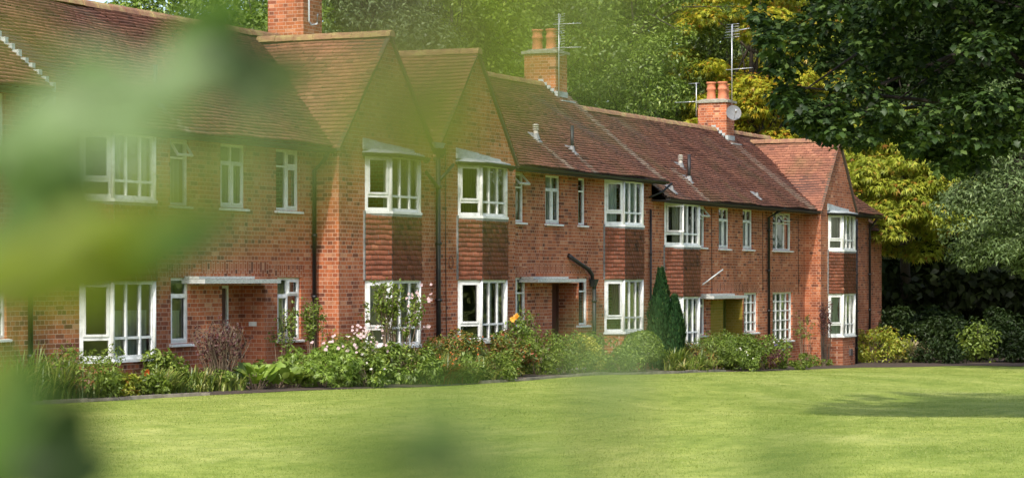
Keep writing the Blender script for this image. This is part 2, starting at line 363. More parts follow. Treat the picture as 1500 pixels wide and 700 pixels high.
# ------------------------------------------------------------------ windows
U0 = V(1, 0, 0); N0 = V(0, -1, 0)
def open_vent(O, U, Nn, w_, h_, ang, parent, name='open_vent'):
    """top-hung light swung outwards; O is its top left corner"""
    d = -UP * math.cos(ang) + Nn * math.sin(ang); n = np.cross(U, d); m = MB()
    def bar(a0, a1, b0, b1, mm=m, t=.035):
        c = lambda a, b, k: O + U * a + d * b + n * k
        mm.hexa([c(a0, b0, 0), c(a1, b0, 0), c(a1, b1, 0), c(a0, b1, 0), c(a0, b0, t), c(a1, b0, t), c(a1, b1, t), c(a0, b1, t)])
    e = .035; bar(0, w_, 0, e); bar(0, w_, h_ - e, h_); bar(0, e, e, h_ - e); bar(w_ - e, w_, e, h_ - e)
    o = m.build(name, WHITE, parent)
    return o
def facet_frames(m, g, O, U, Nn, w_, h_, cols, split, fr=.05, mu=.035, dep=.06, cas=(), skip=(), rows=None):
    """outer frame, mullions at the column bounds, transoms at split heights; m frame builder, g glass builder"""
    m.obox(O, U, Nn, 0, w_, 0, fr, -dep, 0); m.obox(O, U, Nn, 0, w_, h_ - fr, h_, -dep, 0)
    m.obox(O, U, Nn, 0, fr, fr, h_ - fr, -dep, 0); m.obox(O, U, Nn, w_ - fr, w_, fr, h_ - fr, -dep, 0)
    b = [0] + [c * w_ for c in cols] + [w_]; sp = split if isinstance(split, (list, tuple)) else [split]
    for x in b[1:-1]: m.obox(O, U, Nn, x - mu / 2, x + mu / 2, fr, h_ - fr, -dep + .004, -.004)
    for i in range(len(b) - 1):
        a0 = b[i] + (fr if i == 0 else mu / 2); a1 = b[i+1] - (fr if i == len(b) - 2 else mu / 2)
        z = fr
        for k, s_ in enumerate(list(sp) + [None]):
            zt = h_ - fr if s_ is None else s_ * h_ - mu / 2
            if s_ is not None: m.obox(O, U, Nn, a0, a1, s_ * h_ - mu / 2, s_ * h_ + mu / 2, -dep + .008, -.008)
            if (i, k) in cas:      # casement stile ring, a little proud
                e = .038
                m.obox(O, U, Nn, a0, a1, z, z + e, -.02, .014); m.obox(O, U, Nn, a0, a1, zt - e, zt, -.02, .014)
                m.obox(O, U, Nn, a0, a0 + e, z + e, zt - e, -.02, .014); m.obox(O, U, Nn, a1 - e, a1, z + e, zt - e, -.02, .014)
            z = None if s_ is None else s_ * h_ + mu / 2
    c = lambda a, z: O + U * a + UP * z - Nn * (dep * .55)
    g.quad([c(.01, .01), c(w_ - .01, .01), c(w_ - .01, h_ - .01), c(.01, h_ - .01)])
def curtain(O, U, Nn, w_, h_, x0, x1, z0, z1, parent, m, back=.13, pleat=.035, n=None, pinch=0):
    b = MB(); n = n or max(6, int((x1 - x0) * 45)); ph = random.random() * 6; pts = []
    rows = 6 if pinch else 1
    for k in range(rows + 1):
        t = k / rows; row = []
        sh = (1 - pinch * math.sin(math.pi * min(1, (1 - t) * 1.25 + .0)) ) if pinch else 1
        for i in range(n + 1):
            a = x0 + (x1 - x0) * i / n; ac = (x0 + x1) / 2; a = ac + (a - ac) * sh
            row.append(O + U * a + UP * (z0 + (z1 - z0) * t) - Nn * (back + pleat * math.sin(i * 1.7 + ph) * (.6 + .4 * math.sin(i * .5))))
        pts.append(row)
    for k in range(rows):
        for i in range(n): b.quad([pts[k][i], pts[k][i+1], pts[k+1][i+1], pts[k+1][i]], smooth=True)
    return b.build('curtain', m, parent)
def wall_window(house, x0, x1, z0, z1, Y, cols=(), split=.72, cas=(), vent=None, net=None, fr=.045, sill=True, split_l=None, ang=.6):
    w_, h_ = x1 - x0, z1 - z0; O = V(x0, Y + .045, z0); m = MB(); g = MB()
    facet_frames(m, g, O, U0, N0, w_, h_, cols, split, fr=fr, cas=cas)
    wo = m.build('window', WHITE, house); g.build('pane', GLASS, wo)
    if sill:
        s_ = MB(); s_.hexa([(x0-.05, Y-.07, z0-.055), (x1+.05, Y-.07, z0-.055), (x1+.05, Y+.05, z0-.055), (x0-.05, Y+.05, z0-.055),
                           (x0-.05, Y-.07, z0-.02), (x1+.05, Y-.07, z0-.02), (x1+.05, Y+.05, z0-.002), (x0-.05, Y+.05, z0-.002)]); s_.build('sill', WHITE, wo)
    if vent is not None:
        a0, a1 = vent; sz = (split if not isinstance(split, (list, tuple)) else split[-1])
        open_vent(O + U0 * a0 + UP * (h_ - .02) + N0 * .01, U0, N0, a1 - a0, h_ * (1 - sz) - .01, ang, wo)
    if net: 
        for (q0, q1, r0, r1, mm) in net: curtain(O, U0, N0, w_, h_, q0 * w_, q1 * w_, r0 * h_, r1 * h_, wo, mm)
    return wo

BL, BW, BP = .56, 1.18, R(34)            # splay length, front width, splay angle
BD, BS = BL * math.sin(BP), BL * math.cos(BP)
def bay_plan(xf, Y, grow=0):
    """plan of a bay whose front-left corner is at xf on a wall at Y; returns 4 points from left wall end round to right"""
    g = grow
    return [V(xf - BS - g, Y, 0), V(xf - g * .35, Y - BD - g, 0), V(xf + BW + g * .35, Y - BD - g, 0), V(xf + BW + BS + g, Y, 0)]
def prism(m, plan, z0, z1, mi=0):
    n = len(plan); k = [p + UP * z0 for p in plan]; t = [p + UP * z1 for p in plan]
    for i in range(n): m.quad([k[i], k[(i+1) % n], t[(i+1) % n], t[i]], mi)
    m.quad(t, mi); m.quad(k[::-1], mi)
def bay_window(house, xf, Y, z0, z1, split=.27, dress='dark', front_cur=None, left_cur=None, left_open=False, geo=False):
    P_ = bay_plan(xf, Y); h_ = z1 - z0; m = MB(); g = MB()
    zz = UP * z0
    for i in range(3):
        a, b = P_[i], P_[i+1]; w_ = np.linalg.norm(b - a); U = (b - a) / w_; Nn = V(U[1], -U[0], 0)
        if i == 1: facet_frames(m, g, a + zz, U, Nn, w_, h_, (1/3, 2/3), split, fr=.06, mu=.042)
        else: facet_frames(m, g, a + zz, U, Nn, w_, h_, (), split, fr=.065, mu=.06, cas=((0, 1),) if not (left_open and i == 0) else ())
    for p in P_[1:3]:                     # corner posts
        m.tube([p + zz, p + UP * z1], .035, 6)
    wo = m.build('bay_window', WHITE, house); g.build('pane', GLASS, wo)
    s_ = MB(); prism(s_, bay_plan(xf, Y, .055), z0 - .05, z0 - .002); s_.build('sill', WHITE, wo)
    a, b = P_[0], P_[1]; wl = np.linalg.norm(b - a); Ul = (b - a) / wl; Nl = V(Ul[1], -Ul[0], 0)
    if left_cur == 'blinds':
        bl = MB()
        for k in range(7):
            x = .06 + k * (wl - .12) / 7 + .02; o_ = a + zz + Ul * x - Nl * .12
            bl.quad([o_, o_ + Ul * .02 - Nl * .05, o_ + Ul * .02 - Nl * .05 + UP * h_ * .96, o_ + UP * h_ * .96])
        bl.build('vertical_blind', CREAMC, wo)
    elif left_cur is not None:
        mm, q0, q1, r0, r1, pin = left_cur; curtain(a + zz, Ul, Nl, wl, h_, q0 * wl, q1 * wl, r0 * h_, r1 * h_, wo, mm, back=.1, pinch=pin)
    if front_cur is not None:
        for mm, q0, q1, r0, r1 in front_cur:
            curtain(P_[1] + zz, U0, N0, BW, h_, q0 * BW, q1 * BW, r0 * h_, r1 * h_, wo, mm, back=.12)
    if left_open:                          # casement swung outwards on its left stile
        an = R(38); d = Ul * math.cos(an) + Nl * math.sin(an); n2 = V(d[1], -d[0], 0); O = a + zz + Ul * .06 + UP * (split * h_ + .04) + Nl * .02; w2 = wl - .12; h2 = h_ * (1 - split) - .1; om = MB(); e = .045
        om.obox(O, d, n2, 0, w2, 0, e, -.03, .0); om.obox(O, d, n2, 0, w2, h2 - e, h2, -.03, 0); om.obox(O, d, n2, 0, e, e, h2 - e, -.03, 0); om.obox(O, d, n2, w2 - e, w2, e, h2 - e, -.03, 0)
        om.build('open_casement', WHITE, wo)
    return wo
def tile_hanging(house, xf, Y, z0, z1):
    plan = bay_plan(xf, Y, .02); bk = MB(); prism(bk, plan, z0 + .0, z1, 0)
    V_, tint, courses = [], [], 13; gh = (z1 - z0 - .06) / courses; x_l = plan[0][0]
    for i in range(3):
        a, b = plan[i], plan[i+1]; w_ = np.linalg.norm(b - a); U = (b - a) / w_; Nn = V(U[1], -U[0], 0)
        n = max(3, round(w_ / .155)); tw = w_ / n
        for k in range(courses):
            off = .5 * (k % 2)
            for j in range(-1, n + 1):
                u0 = max(0, (j + off) * tw); u1 = min(w_, (j + 1 + off) * tw - .006)
                if u1 - u0 < .02: continue
                zz = z0 + k * gh + random.uniform(-.008, .008); lift = .036 + random.uniform(-.004, .005); top = zz + gh * 1.15
                c = lambda u, z, nn: a + U * u + UP * z + Nn * nn
                sk = random.uniform(-.005, .005)
                V_.append([c(u0, zz + sk, lift), c(u1, zz - sk, lift), c(u1, top, .012), c(u0, top, .012), c(u0, zz + sk, lift - .03), c(u1, zz - sk, lift - .03)])
                tint.append(min(1, max(0, random.gauss(.60, .11) - (.22 if i == 1 else 0) + .2 * (random.random() < .06) - (.22 * (k > 6) * random.random()))))  # front facet's shade is put into its darker tile tint
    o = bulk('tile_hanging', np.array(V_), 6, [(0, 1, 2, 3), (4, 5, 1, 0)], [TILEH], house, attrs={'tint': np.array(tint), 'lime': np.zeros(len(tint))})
    bk.build('tile_backing', LEAD, o)
    fl = MB(); a = plan[0]; fl.obox(a + UP * z0, U0, N0, -.045, .012, .0, z1 - z0, -.02, .03)     # lead strip down the left edge
    fl.obox(plan[3] + UP * z0, U0, N0, -.012, .03, .0, z1 - z0, -.02, .02)
    pl = bay_plan(xf, Y, .045); 
    for i in range(3):
        a, b = pl[i], pl[i+1]; w_ = np.linalg.norm(b - a); U = (b - a) / w_; Nn = V(U[1], -U[0], 0); fl.obox(a, U, Nn, 0, w_, z1 - .10, z1 - .051, -.03, 0)
    fl.build('lead_flashing', noise_mat('dull_lead', [(.3, (.12, .12, .12)), (.7, (.26, .27, .27))], 8, .7), o)

# ------------------------------------------------------------------ walls and roofs
def wall_front(m, X0, X1, zb, zt, Y, holes, rev=.10):
    xs_ = sorted({X0, X1, *[min(max(h[0], X0), X1) for h in holes], *[min(max(h[1], X0), X1) for h in holes]}); zs_ = sorted({zb, zt, *[h[2] for h in holes], *[h[3] for h in holes]})
    for i in range(len(xs_) - 1):
        for j in range(len(zs_) - 1):
            cx, cz = (xs_[i] + xs_[i+1]) / 2, (zs_[j] + zs_[j+1]) / 2
            if any(h[0] < cx < h[1] and h[2] < cz < h[3] for h in holes): continue
            m.quad([(xs_[i], Y, zs_[j]), (xs_[i+1], Y, zs_[j]), (xs_[i+1], Y, zs_[j+1]), (xs_[i], Y, zs_[j+1])])
    for (a, b, c, d, *r) in holes:
        rv = r[0] if r else rev
        m.quad([(a, Y, c), (a, Y + rv, c), (a, Y + rv, d), (a, Y, d)]); m.quad([(b, Y, c), (b, Y, d), (b, Y + rv, d), (b, Y + rv, c)])
        m.quad([(a, Y, d), (a, Y + rv, d), (b, Y + rv, d), (b, Y, d)]); m.quad([(a, Y, c), (b, Y, c), (b, Y + rv, c), (a, Y + rv, c)])
def soldier(m, x0, x1, z, Y): m.box(x0 - .11, x1 + .11, Y - .003, Y + .02, z + .012, z + .225)

def roof_tiles(house, O, A, S, na, ns, keep, name='roof_tiles', w_=.165, g=.10, bias=0, streaks=(), sag=.02):
    Nn = np.cross(A, S); Nn = Nn if Nn[2] > 0 else -Nn
    I, J = np.meshgrid(np.arange(-1, int(na / w_) + 1), np.arange(0, int(ns / g) + 1), indexing='ij'); I = I.ravel(); J = J.ravel(); n = len(I)
    a0 = (I + .5 * (J % 2)) * w_ + rng.normal(0, .003, n); s0 = J * g + rng.normal(0, .0035, n)
    c = O + A * (a0 + w_ / 2)[:, None] + S * (s0 + g / 2)[:, None]
    ok = keep(c[:, 0], c[:, 1], c[:, 2]) & (a0 > -w_ * .6) & (a0 < na - w_ * .4) & (s0 < ns); a0 = a0[ok]; s0 = s0[ok]; c = c[ok]; n = len(a0); Jk = J[ok]
    und = sag * (np.sin(c[:, 0] * 1.1 + c[:, 2] * 2.3) + .6 * np.sin(c[:, 0] * 3.1 + c[:, 1] * 2 + 1) + .5 * np.sin(c[:, 0] * .5 + 2))
    rw = rng.normal(0, .0022, 4000)[Jk]; li = rng.normal(0, .003, n) + rw; sk = rng.normal(0, .004, n)
    a0 = np.clip(a0, 0, na); a1 = np.clip(a0 + w_ - .004, 0, na)
    def pt(a, s, l): return O + A * a[:, None] + S * s[:, None] + Nn * (l + und)[:, None]
    z = np.zeros(n)
    v = np.stack([pt(a0, s0 + sk, .042 + li), pt(a1, s0 - sk, .042 + li + sk), pt(a1, s0 + g * 1.0, z + .006), pt(a0, s0 + g * 1.0, z + .006), pt(a0, s0 + sk, .006 + li * 0), pt(a1, s0 - sk, .006 + li * 0)], 1)
    tint = np.clip(rng.normal(.48 + bias, .13, n) + .12 * np.sin(c[:, 0] * 1.7 + c[:, 1] * 2.2) * np.sin(c[:, 0] * .6 + 1), 0, 1); lime = np.zeros(n)
    for (x0, x1, y0, y1, st) in streaks:
        hit = (c[:, 0] > x0 - .06 + .02 * np.sin(c[:, 1] * 9)) & (c[:, 0] < x1 + .06) & (c[:, 1] > y0) & (c[:, 1] < y1); lime[hit] = st * rng.uniform(.3, 1, hit.sum())
    return bulk(name, v, 6, [(0, 1, 2, 3), (4, 5, 1, 0)], [TILE], house, attrs={'tint': tint, 'lime': lime})
def ridge_line(house, p0, p1, r=.12, seg=.42, name='ridge_tiles'):
    m = MB(); p0, p1 = np.array(p0), np.array(p1); L = np.linalg.norm(p1 - p0); d = (p1 - p0) / L; side = unit(np.cross(d, UP)); n = int(L / seg)
    for i in range(n):
        a = p0 + d * (i * L / n) + UP * random.uniform(-.006, .006); b = p0 + d * ((i + 1) * L / n - .008) + UP * random.uniform(-.006, .006); rr = r * random.uniform(.97, 1.04)
        prof = [(-rr * 1.05, -.075), (-rr * .8, .0), (-rr * .35, .05), (rr * .35, .05), (rr * .8, 0), (rr * 1.05, -.075)]
        for k in range(5):
            (x0, z0), (x1, z1) = prof[k], prof[k+1]
            m.quad([a + side * x0 + UP * z0, b + side * x0 + UP * z0, b + side * x1 + UP * z1, a + side * x1 + UP * z1], smooth=True)
        for e in (a, b): m.quad([e + side * x + UP * z for x, z in prof])
        m.quad([b + side * x * 1.07 + UP * (z + .006) for x, z in prof])
    return m.build(name, RIDGE, house)
def gutter(house, pts, r=.055, name='gutter'):
    m = MB()
    for i in range(len(pts) - 1):
        a, b = np.array(pts[i], float), np.array(pts[i+1], float); d = unit((b - a)[None])[0]; side = unit(np.cross(d, UP)[None])[0]; k = [(r * math.cos(t), r * math.sin(t)) for t in np.linspace(math.pi, 2 * math.pi, 7)]
        for (x0, z0), (x1, z1) in zip(k[:-1], k[1:]): m.quad([a + side * x0 + UP * z0, b + side * x0 + UP * z0, b + side * x1 + UP * z1, a + side * x1 + UP * z1])
        for (x0, z0), (x1, z1) in zip(k[:-1], k[1:]):
            f_ = .88; m.quad([a + side * x0 * f_ + UP * (z0 * f_), b + side * x0 * f_ + UP * (z0 * f_), b + side * x1 * f_ + UP * (z1 * f_), a + side * x1 * f_ + UP * (z1 * f_)])
        m.quad([a + side * x + UP * z for x, z in k]); m.quad([b + side * x + UP * z for x, z in k])
    return m.build(name, BLACK, house)
def downpipe(house, pts, r=.04, hopper=None, name='downpipe', clips=True):
    m = MB(); m.tube(pts, r, 8)
    z0, z1 = pts[-1][2], pts[-2][2]
    if clips and abs(z1 - z0) > 1:
        z = z0 + .6
        while z < z1 - .2: m.tube([(pts[-1][0], pts[-1][1], z), (pts[-1][0], pts[-1][1], z + .06)], r * 1.35, 8); z += 1.15
    if hopper is not None:
        h = hopper; m.hexa([(h[0]-.05, h[1]-.05, h[2]-.14), (h[0]+.05, h[1]-.05, h[2]-.14), (h[0]+.05, h[1]+.05, h[2]-.14), (h[0]-.05, h[1]+.05, h[2]-.14), (h[0]-.11, h[1]-.09, h[2]+.04), (h[0]+.11, h[1]-.09, h[2]+.04), (h[0]+.11, h[1]+.07, h[2]+.04), (h[0]-.11, h[1]+.07, h[2]+.04)])
    return m.build(name, BLACK, house)

SL = .81; EY = -.40
def zmain(dz): return lambda Y: 5.2 + dz + (Y - EY) * SL
RY = 2.6
def chimney(house, x0, x1, y0, y1, zb, zt, pots, potm=TERRA, roofz=None):
    m = MB(); m.box(x0, x1, y0, y1, zb, zt)
    c = m.build('chimney', CHIMB, house)
    k = MB(); k.box(x0 - .06, x1 + .06, y0 - .06, y1 + .06, zt + .002, zt + .07); k.hexa([(x0-.02, y0-.02, zt+.07), (x1+.02, y0-.02, zt+.07), (x1+.02, y1+.02, zt+.07), (x0-.02, y1+.02, zt+.07), (x0+.12, y0+.12, zt+.13), (x1-.12, y0+.12, zt+.13), (x1-.12, y1-.12, zt+.13), (x0+.12, y1-.12, zt+.13)]); k.build('chimney_cap', STONE, c)
    for (px, py, h_) in pots:
        q = MB(); s_ = h_; q.lathe((px, py, zt + .08), [(.16, 0), (.16, .05), (.14, .08), (.13, s_ * .55), (.15, s_ * .58), (.15, s_ * .66), (.13, s_ * .70), (.125, s_ * .9), (.155, s_ * .93), (.155, s_), (.10, s_), (.095, s_ * .5)]); q.build('chimney_pot', potm, c)
    if roofz:                              # stepped lead flashing up the side that faces the slope
        fl = MB(); y = y0 - .06; st = .10
        while y < min(y1, RY):
            z = roofz(y); fl.box(x0 - .012, x0 + .004, y, y + st + .04, z - .05, z + .19); y += st
        fl.box(x0 - .05, x1 + .05, y0 - .22, y0 + .004, roofz(y0 - .2) + .045, roofz(y0 - .2) + .075)
        fl.box(x0 - .02, x1 + .02, y0 - .012, y0 + .004, roofz(y0) - .05, roofz(y0) + .16)
        fl.build('lead_flashing', LEAD, c)
    return c

def house(name, label, X0, X1, dz, gab, holes, gholes, bays, strip, streaks=(), hip=None, doors=()):
    """gab: (g0, g1, apex_z) projecting gable between g0 and g1 or None; bays: (xf, in_gable, z0g, z1g, z0u, z1u)"""
    h = empty(name, (X0 + (X1 - X0) / 2, 1.5, G((X0 + X1) / 2, 0)), label, 'house', 'brick houses of the terrace')
    zb = -.4; zt = 5.17 + dz; zm = zmain(dz); YG = -.5; YB = 5.6
    m = MB()
    g0, g1, za = gab if gab else (None, None, None)
    spans = [(X0, X1)] if not gab else [s for s in ((X0, g0), (g1, X1)) if s[1] - s[0] > .01]
    allh = list(holes)
    for b in bays:
        if not b[1]:
            a, e = b[0] - BS + .03, b[0] + BW + BS - .03; allh += [(a, e, b[2], b[3], .02), (a, e, b[4], b[5] - .03, .02)]
    for s in spans: wall_front(m, s[0], s[1], zb, zt, 0, [q for q in allh if s[0] - .01 < q[0] and q[1] < s[1] + .01])
    if gab:
        gh = list(gholes)
        for b in bays:
            if b[1]: a, e = b[0] - BS + .03, b[0] + BW + BS - .03; gh += [(a, e, b[2], b[3], .02), (a, e, b[4], b[5] - .03, .02)]
        ge = 5.2 + dz; wall_front(m, g0, g1, zb, ge, YG, gh)
        m.quad([(g0, YG, ge), (g1, YG, ge), ((g0 + g1) / 2, YG, za - .04)])
        if g0 > X0 + .01: m.quad([(g0, 0, zb), (g0, YG, zb), (g0, YG, ge), (g0, 0, ge)])
        if g1 < X1 - .01: m.quad([(g1, YG, zb), (g1, 0, zb), (g1, 0, ge), (g1, YG, ge)])
    for b in bays:                        # brick base below each bay
        Y = YG if b[1] else 0; prism(m, bay_plan(b[0], Y, .0), zb, b[2] - .052)
    # party and end walls with their gable tops, back wall
    for X in (X0 + .003, X1 - .003):
        ys_ = [0, YB]; top = 7.5 + dz if not (hip and X > X0 + 1) else 5.1 + dz
        if hip and X > X0 + 1: m.quad([(X, 0, zb), (X, YB, zb), (X, YB, zt), (X, 0, zt)])
        else: m.quad([(X, 0, zb), (X, YB, zb), (X, YB, zt - .1), (X, RY, zm(RY) - .06), (X, 0, zt - .1)])
    m.quad([(X0, YB, zb), (X1, YB, zb), (X1, YB, zt), (X0, YB, zt)])
    m.build('wall', BRICK, h)
    for (x0, x1, z, Y) in strip: sm = MB(); soldier(sm, x0, x1, z, Y); sm.build('brick_lintel', SOLDIER, h)
    it = MB(); it.box(X0 + .02, X1 - .02, .3, YB - .02, 2.95 + dz, 3.2 + dz); it.box(X0 + .02, X1 - .02, .12, YB - .02, 5.12 + dz, 5.16 + dz); it.box(X0 + .02, X1 - .02, .12, YB - .02, .4, .55)
    it.box(X0 + .02, X1 - .02, 3.4, 3.5, .55, 5.1 + dz)
    if gab: it.box(g0 + .05, g1 - .05, YG + .12, .11, 5.13 + dz, 5.165 + dz); it.box(g0 + .05, g1 - .05, YG + .12, .28, 2.95 + dz, 3.2 + dz)
    it.build('interior', INTER, h)
    # roof: underlay sheet is the roof mesh, tiles are a child
    O = V(X0, EY, zm(EY)); S = unit(V(0, 1, SL)[None])[0]; ns = (RY - EY) / S[1]
    hx = hip
    r = MB(); e = .012
    ridge_end = X1 if not hip else X1 - (zm(RY) - zm(EY)) / SL * .8
    if gab:
        sg = (za - (5.24 + dz)) / ((g1 - g0) / 2); xa = (g0 + g1) / 2
        zg = lambda X: za - np.abs(X - xa) * sg
        yv = lambda z: EY + (z - 5.2 - dz) / SL      # where the gable roof height z meets the main slope
        r.quad([(xa, YG - .04, za - e), (xa, yv(za), za - e), (g0 - .08, yv(zg(g0 - .08)), zg(g0 - .08) - e), (g0 - .08, YG - .04, zg(g0 - .08) - e)])
        r.quad([(xa, YG - .04, za - e), (xa, yv(za), za - e), (g1 + .08, yv(zg(g1 + .08)), zg(g1 + .08) - e), (g1 + .08, YG - .04, zg(g1 + .08) - e)])
        segs = [(X0, g0 - .1), (g1 + .1, X1)]
        for a, b in segs:
            if b - a > .05: r.quad([(a, EY, zm(EY) - e), (min(b, ridge_end) if b > ridge_end else b, EY, zm(EY) - e), (min(b, ridge_end), RY, zm(RY) - e), (a, RY, zm(RY) - e)])
        # behind the gable, above the valley
        r.quad([(g0 - .1, EY + .25, zm(EY + .25) - e), (xa, yv(za), za - e), (xa, RY, zm(RY) - e), (g0 - .1, RY, zm(RY) - e)])
        r.quad([(g1 + .1, EY + .25, zm(EY + .25) - e), (xa, yv(za), za - e), (xa, RY, zm(RY) - e), (g1 + .1, RY, zm(RY) - e)])
    else: r.quad([(X0, EY, zm(EY) - e), (X1, EY, zm(EY) - e), (X1, RY, zm(RY) - e), (X0, RY, zm(RY) - e)])
    if hip:
        r.quad([(ridge_end, EY, zm(EY) - e), (X1 + .35, EY, zm(EY) - e), (ridge_end, RY, zm(RY) - e)])
        r.quad([(X1 + .35, EY, zm(EY)), (X1 + .35, YB + .3, zm(EY)), (ridge_end, RY, zm(RY))])
    r.quad([(X0, RY, zm(RY)), (ridge_end, RY, zm(RY)), (ridge_end if not hip else X1 + .35, YB + .3, zm(EY) - .05), (X0, YB + .3, zm(EY) - .05)])
    ro = r.build('roof', TILE, h)
    if gab: keepm = lambda X, Y, Z: ((X < g0 - .1) | (X > g1 + .1) | (Z > zg(X) - .03)) & (np.ones(len(X), bool) if not hip else (Z < zm(EY) + (X1 + .35 - X) * ((zm(RY) - zm(EY)) / (X1 + .35 - ridge_end))))
    else: keepm = lambda X, Y, Z: np.ones(len(X), bool)
    roof_tiles(ro, O, V(1, 0, 0), S, X1 - X0 + (.35 if hip else 0), ns, keepm, streaks=streaks)
    # eaves: soffit board and gutter
    ev = MB()
    if gab: segs = [(X0, g0 - .02), (g1 + .02, X1 + (.3 if hip else 0))]
    else: segs = [(X0, X1)]
    gut = []
    for a, b in segs:
        if b - a > .1:
            ev.box(a, b, EY + .02, .0, zt - .055, zt - .02); ev.box(a, b, EY + .0, EY + .025, zt - .10, zt + .0); gutter(h, [(a, EY - .05, zt + .005), (b, EY - .05, zt - .02)])
    ev.build('eaves_board', mat('dark_eaves_board', color=(.035, .03, .026), rough=.7), h)
    if gab:
        for sgn in (-1, 1):
            xe = xa + sgn * ((g1 - g0) / 2 + .06); L = math.hypot((g1 - g0) / 2 + .06, za - zg(xe)); S2 = unit(V(xa - xe, 0, za - zg(xe))[None])[0]
            ge_ = 5.2 + dz
            keepg = lambda X, Y, Z: (Z > zm(Y) - .05)
            roof_tiles(ro, V(xe, YG - .07, zg(xe)), V(0, 1, 0), S2, 3.6, L, keepg, name='gable_tiles', bias=.12 if sgn < 0 else 0)  # left slope's sunlit tone is put into its lighter tile tint
            # verge: undercloak board edge
            vb = MB(); a = V(xe, YG - .06, zg(xe)); b = V(xa, YG - .06, za)
            vb.hexa([a + V(0, 0, -.06), b + V(0, 0, -.06), b + V(0, .08, -.06), a + V(0, .08, -.06), a + V(0, 0, .02), b + V(0, 0, .02), b + V(0, .08, .02), a + V(0, .08, .02)]); vb.build('verge', mat('verge_mortar', color=(.075, .062, .045), rough=.9), ro)
        ridge_line(ro, (xa, YG - .09, za + .02), (xa, float(yv(za)) + .05, za + .03), name='ridge_tiles')
    ridge_line(ro, (X0, RY, zm(RY) + .03), (ridge_end, RY, zm(RY) + .03))
    for b in bays:
        Y = YG if b[1] else 0
        tile_hanging(h, b[0], Y, b[3] + .003, b[4])
        if b[1]:                          # lead covered flat roof and gutter over the gable bays
            lr = MB(); p0 = bay_plan(b[0], Y, .10); z = b[5]; prism(lr, p0, z, z + .045)
            t = [p + UP * (z + .046) for p in p0]; x0_, x1_ = p0[0][0], p0[3][0]; wl_ = [V(x, Y - .03, z + .12) for x in (x0_, x0_ + .25, x1_ - .25, x1_)]
            for q in range(3): lr.quad([t[q], t[q+1], wl_[q+1], wl_[q]])
            for q in range(4):            # overlapping sheets dressed up the wall
                xa_, xb_ = x0_ + q * (x1_ - x0_) * .22, x0_ + (q + 1) * (x1_ - x0_) * .22 + .04; k_ = .016 + .006 * (q % 2); hh_ = .31 - .035 * q + random.uniform(-.01, .01)
                lr.hexa([(xa_, Y - .03 - k_, z + .10), (xb_, Y - .03 - k_, z + .10), (xb_, Y - .004, z + .10), (xa_, Y - .004, z + .10), (xa_, Y - k_, z + hh_), (xb_, Y - k_, z + hh_ - .03), (xb_, Y - .004, z + hh_ - .03), (xa_, Y - .004, z + hh_)])
            lr.build('bay_roof', LEAD, h)
            pg = bay_plan(b[0], Y, .15); pg[3] = pg[3] + V(.12, 0, 0); gutter(h, [(pg[0][0], Y - .05, z + .03), tuple(pg[1] + UP * (z + .02)), tuple(pg[2] + UP * (z + .0)), (pg[3][0], Y - .08, z - .01)], .07)
        else:
            pr = MB(); prism(pr, bay_plan(b[0], Y, -.01), b[5] - .02, zt - .06); pr.build('bay_head', WHITE, h)
    return h
def porch(h, x0, x1, zd, canx, canz, Y=0, wallm=None, doorm=DOORB, frame_white=False, olive=False, dep=.52, right=False):
    """recessed doorway between x0 and x1, door at the back, flat hood over it"""
    m = MB(); f_ = G(x0, 0) - .05
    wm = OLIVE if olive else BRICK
    d = .004
    m.quad([(x0, Y + .01, f_), (x0, Y + dep, f_), (x0, Y + dep, zd), (x0, Y + .01, zd)]); m.quad([(x1, Y + .01, f_), (x1, Y + dep, f_), (x1, Y + dep, zd), (x1, Y + .01, zd)])
    m.quad([(x0, Y + .01, zd), (x1, Y + .01, zd), (x1, Y + dep, zd), (x0, Y + dep, zd)])
    if olive: m.box(x0 - .95, x0 - .002, Y - .004, Y + .02, f_, zd - .02)  # thin sheet carrying the olive cast over the wall beside the opening
    xd0, xd1 = (x1 - .94, x1 - .03) if right else (x0 + .12, x0 + .98)
    m.quad([(x0, Y + dep, f_), (xd0, Y + dep, f_), (xd0, Y + dep, zd), (x0, Y + dep, zd)]); m.quad([(xd1, Y + dep, f_), (x1, Y + dep, f_), (x1, Y + dep, zd), (xd1, Y + dep, zd)])
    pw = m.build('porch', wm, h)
    dm = MB(); yd = Y + dep; dm.box(xd0 + .05, xd1 - .05, yd + .0, yd + .045, f_ + .1, zd - .05)
    for (a, b, c, e) in ((.15, .75, .35, .85), (.15, .75, 1.0, 1.75)): dm.box(xd0 + a, xd0 + b - .02, yd - .012, yd, f_ + c, f_ + e)
    do = dm.build('door', doorm, h)
    hm = MB(); hm.tube([(xd0 + .12, yd - .05, f_ + 1.05), (xd0 + .22, yd - .05, f_ + 1.05)], .012, 6); hm.box(xd0 + .3, xd0 + .55, yd - .02, yd - .01, f_ + .9, f_ + .96); hm.build('handle', GALV, do)
    fm = MB()
    for a, b in ((xd0, xd0 + .05), (xd1 - .05, xd1)): fm.box(a, b, yd - .03, yd + .04, f_, zd - .001)
    fm.box(xd0 + .05, xd1 - .05, yd - .03, yd + .04, zd - .05, zd - .001)
    fm.build('door_frame', WHITE if frame_white else doorm, do)
    st = MB(); st.box(x0 - .05, x1 + .05, Y - .3, Y + dep, f_ - .3, f_ + .09); st.build('doorstep', STONE, h)
    cm = MB(); c0, c1 = canx; cm.box(c0, c1, Y - .42, Y + .06, canz + .01, canz + .085); cm.box(c0 + .0, c0 + (c1 - c0) * .72, Y - .30, Y + .0, canz + .089, canz + .135); cm.build('door_canopy', CREAM, h)

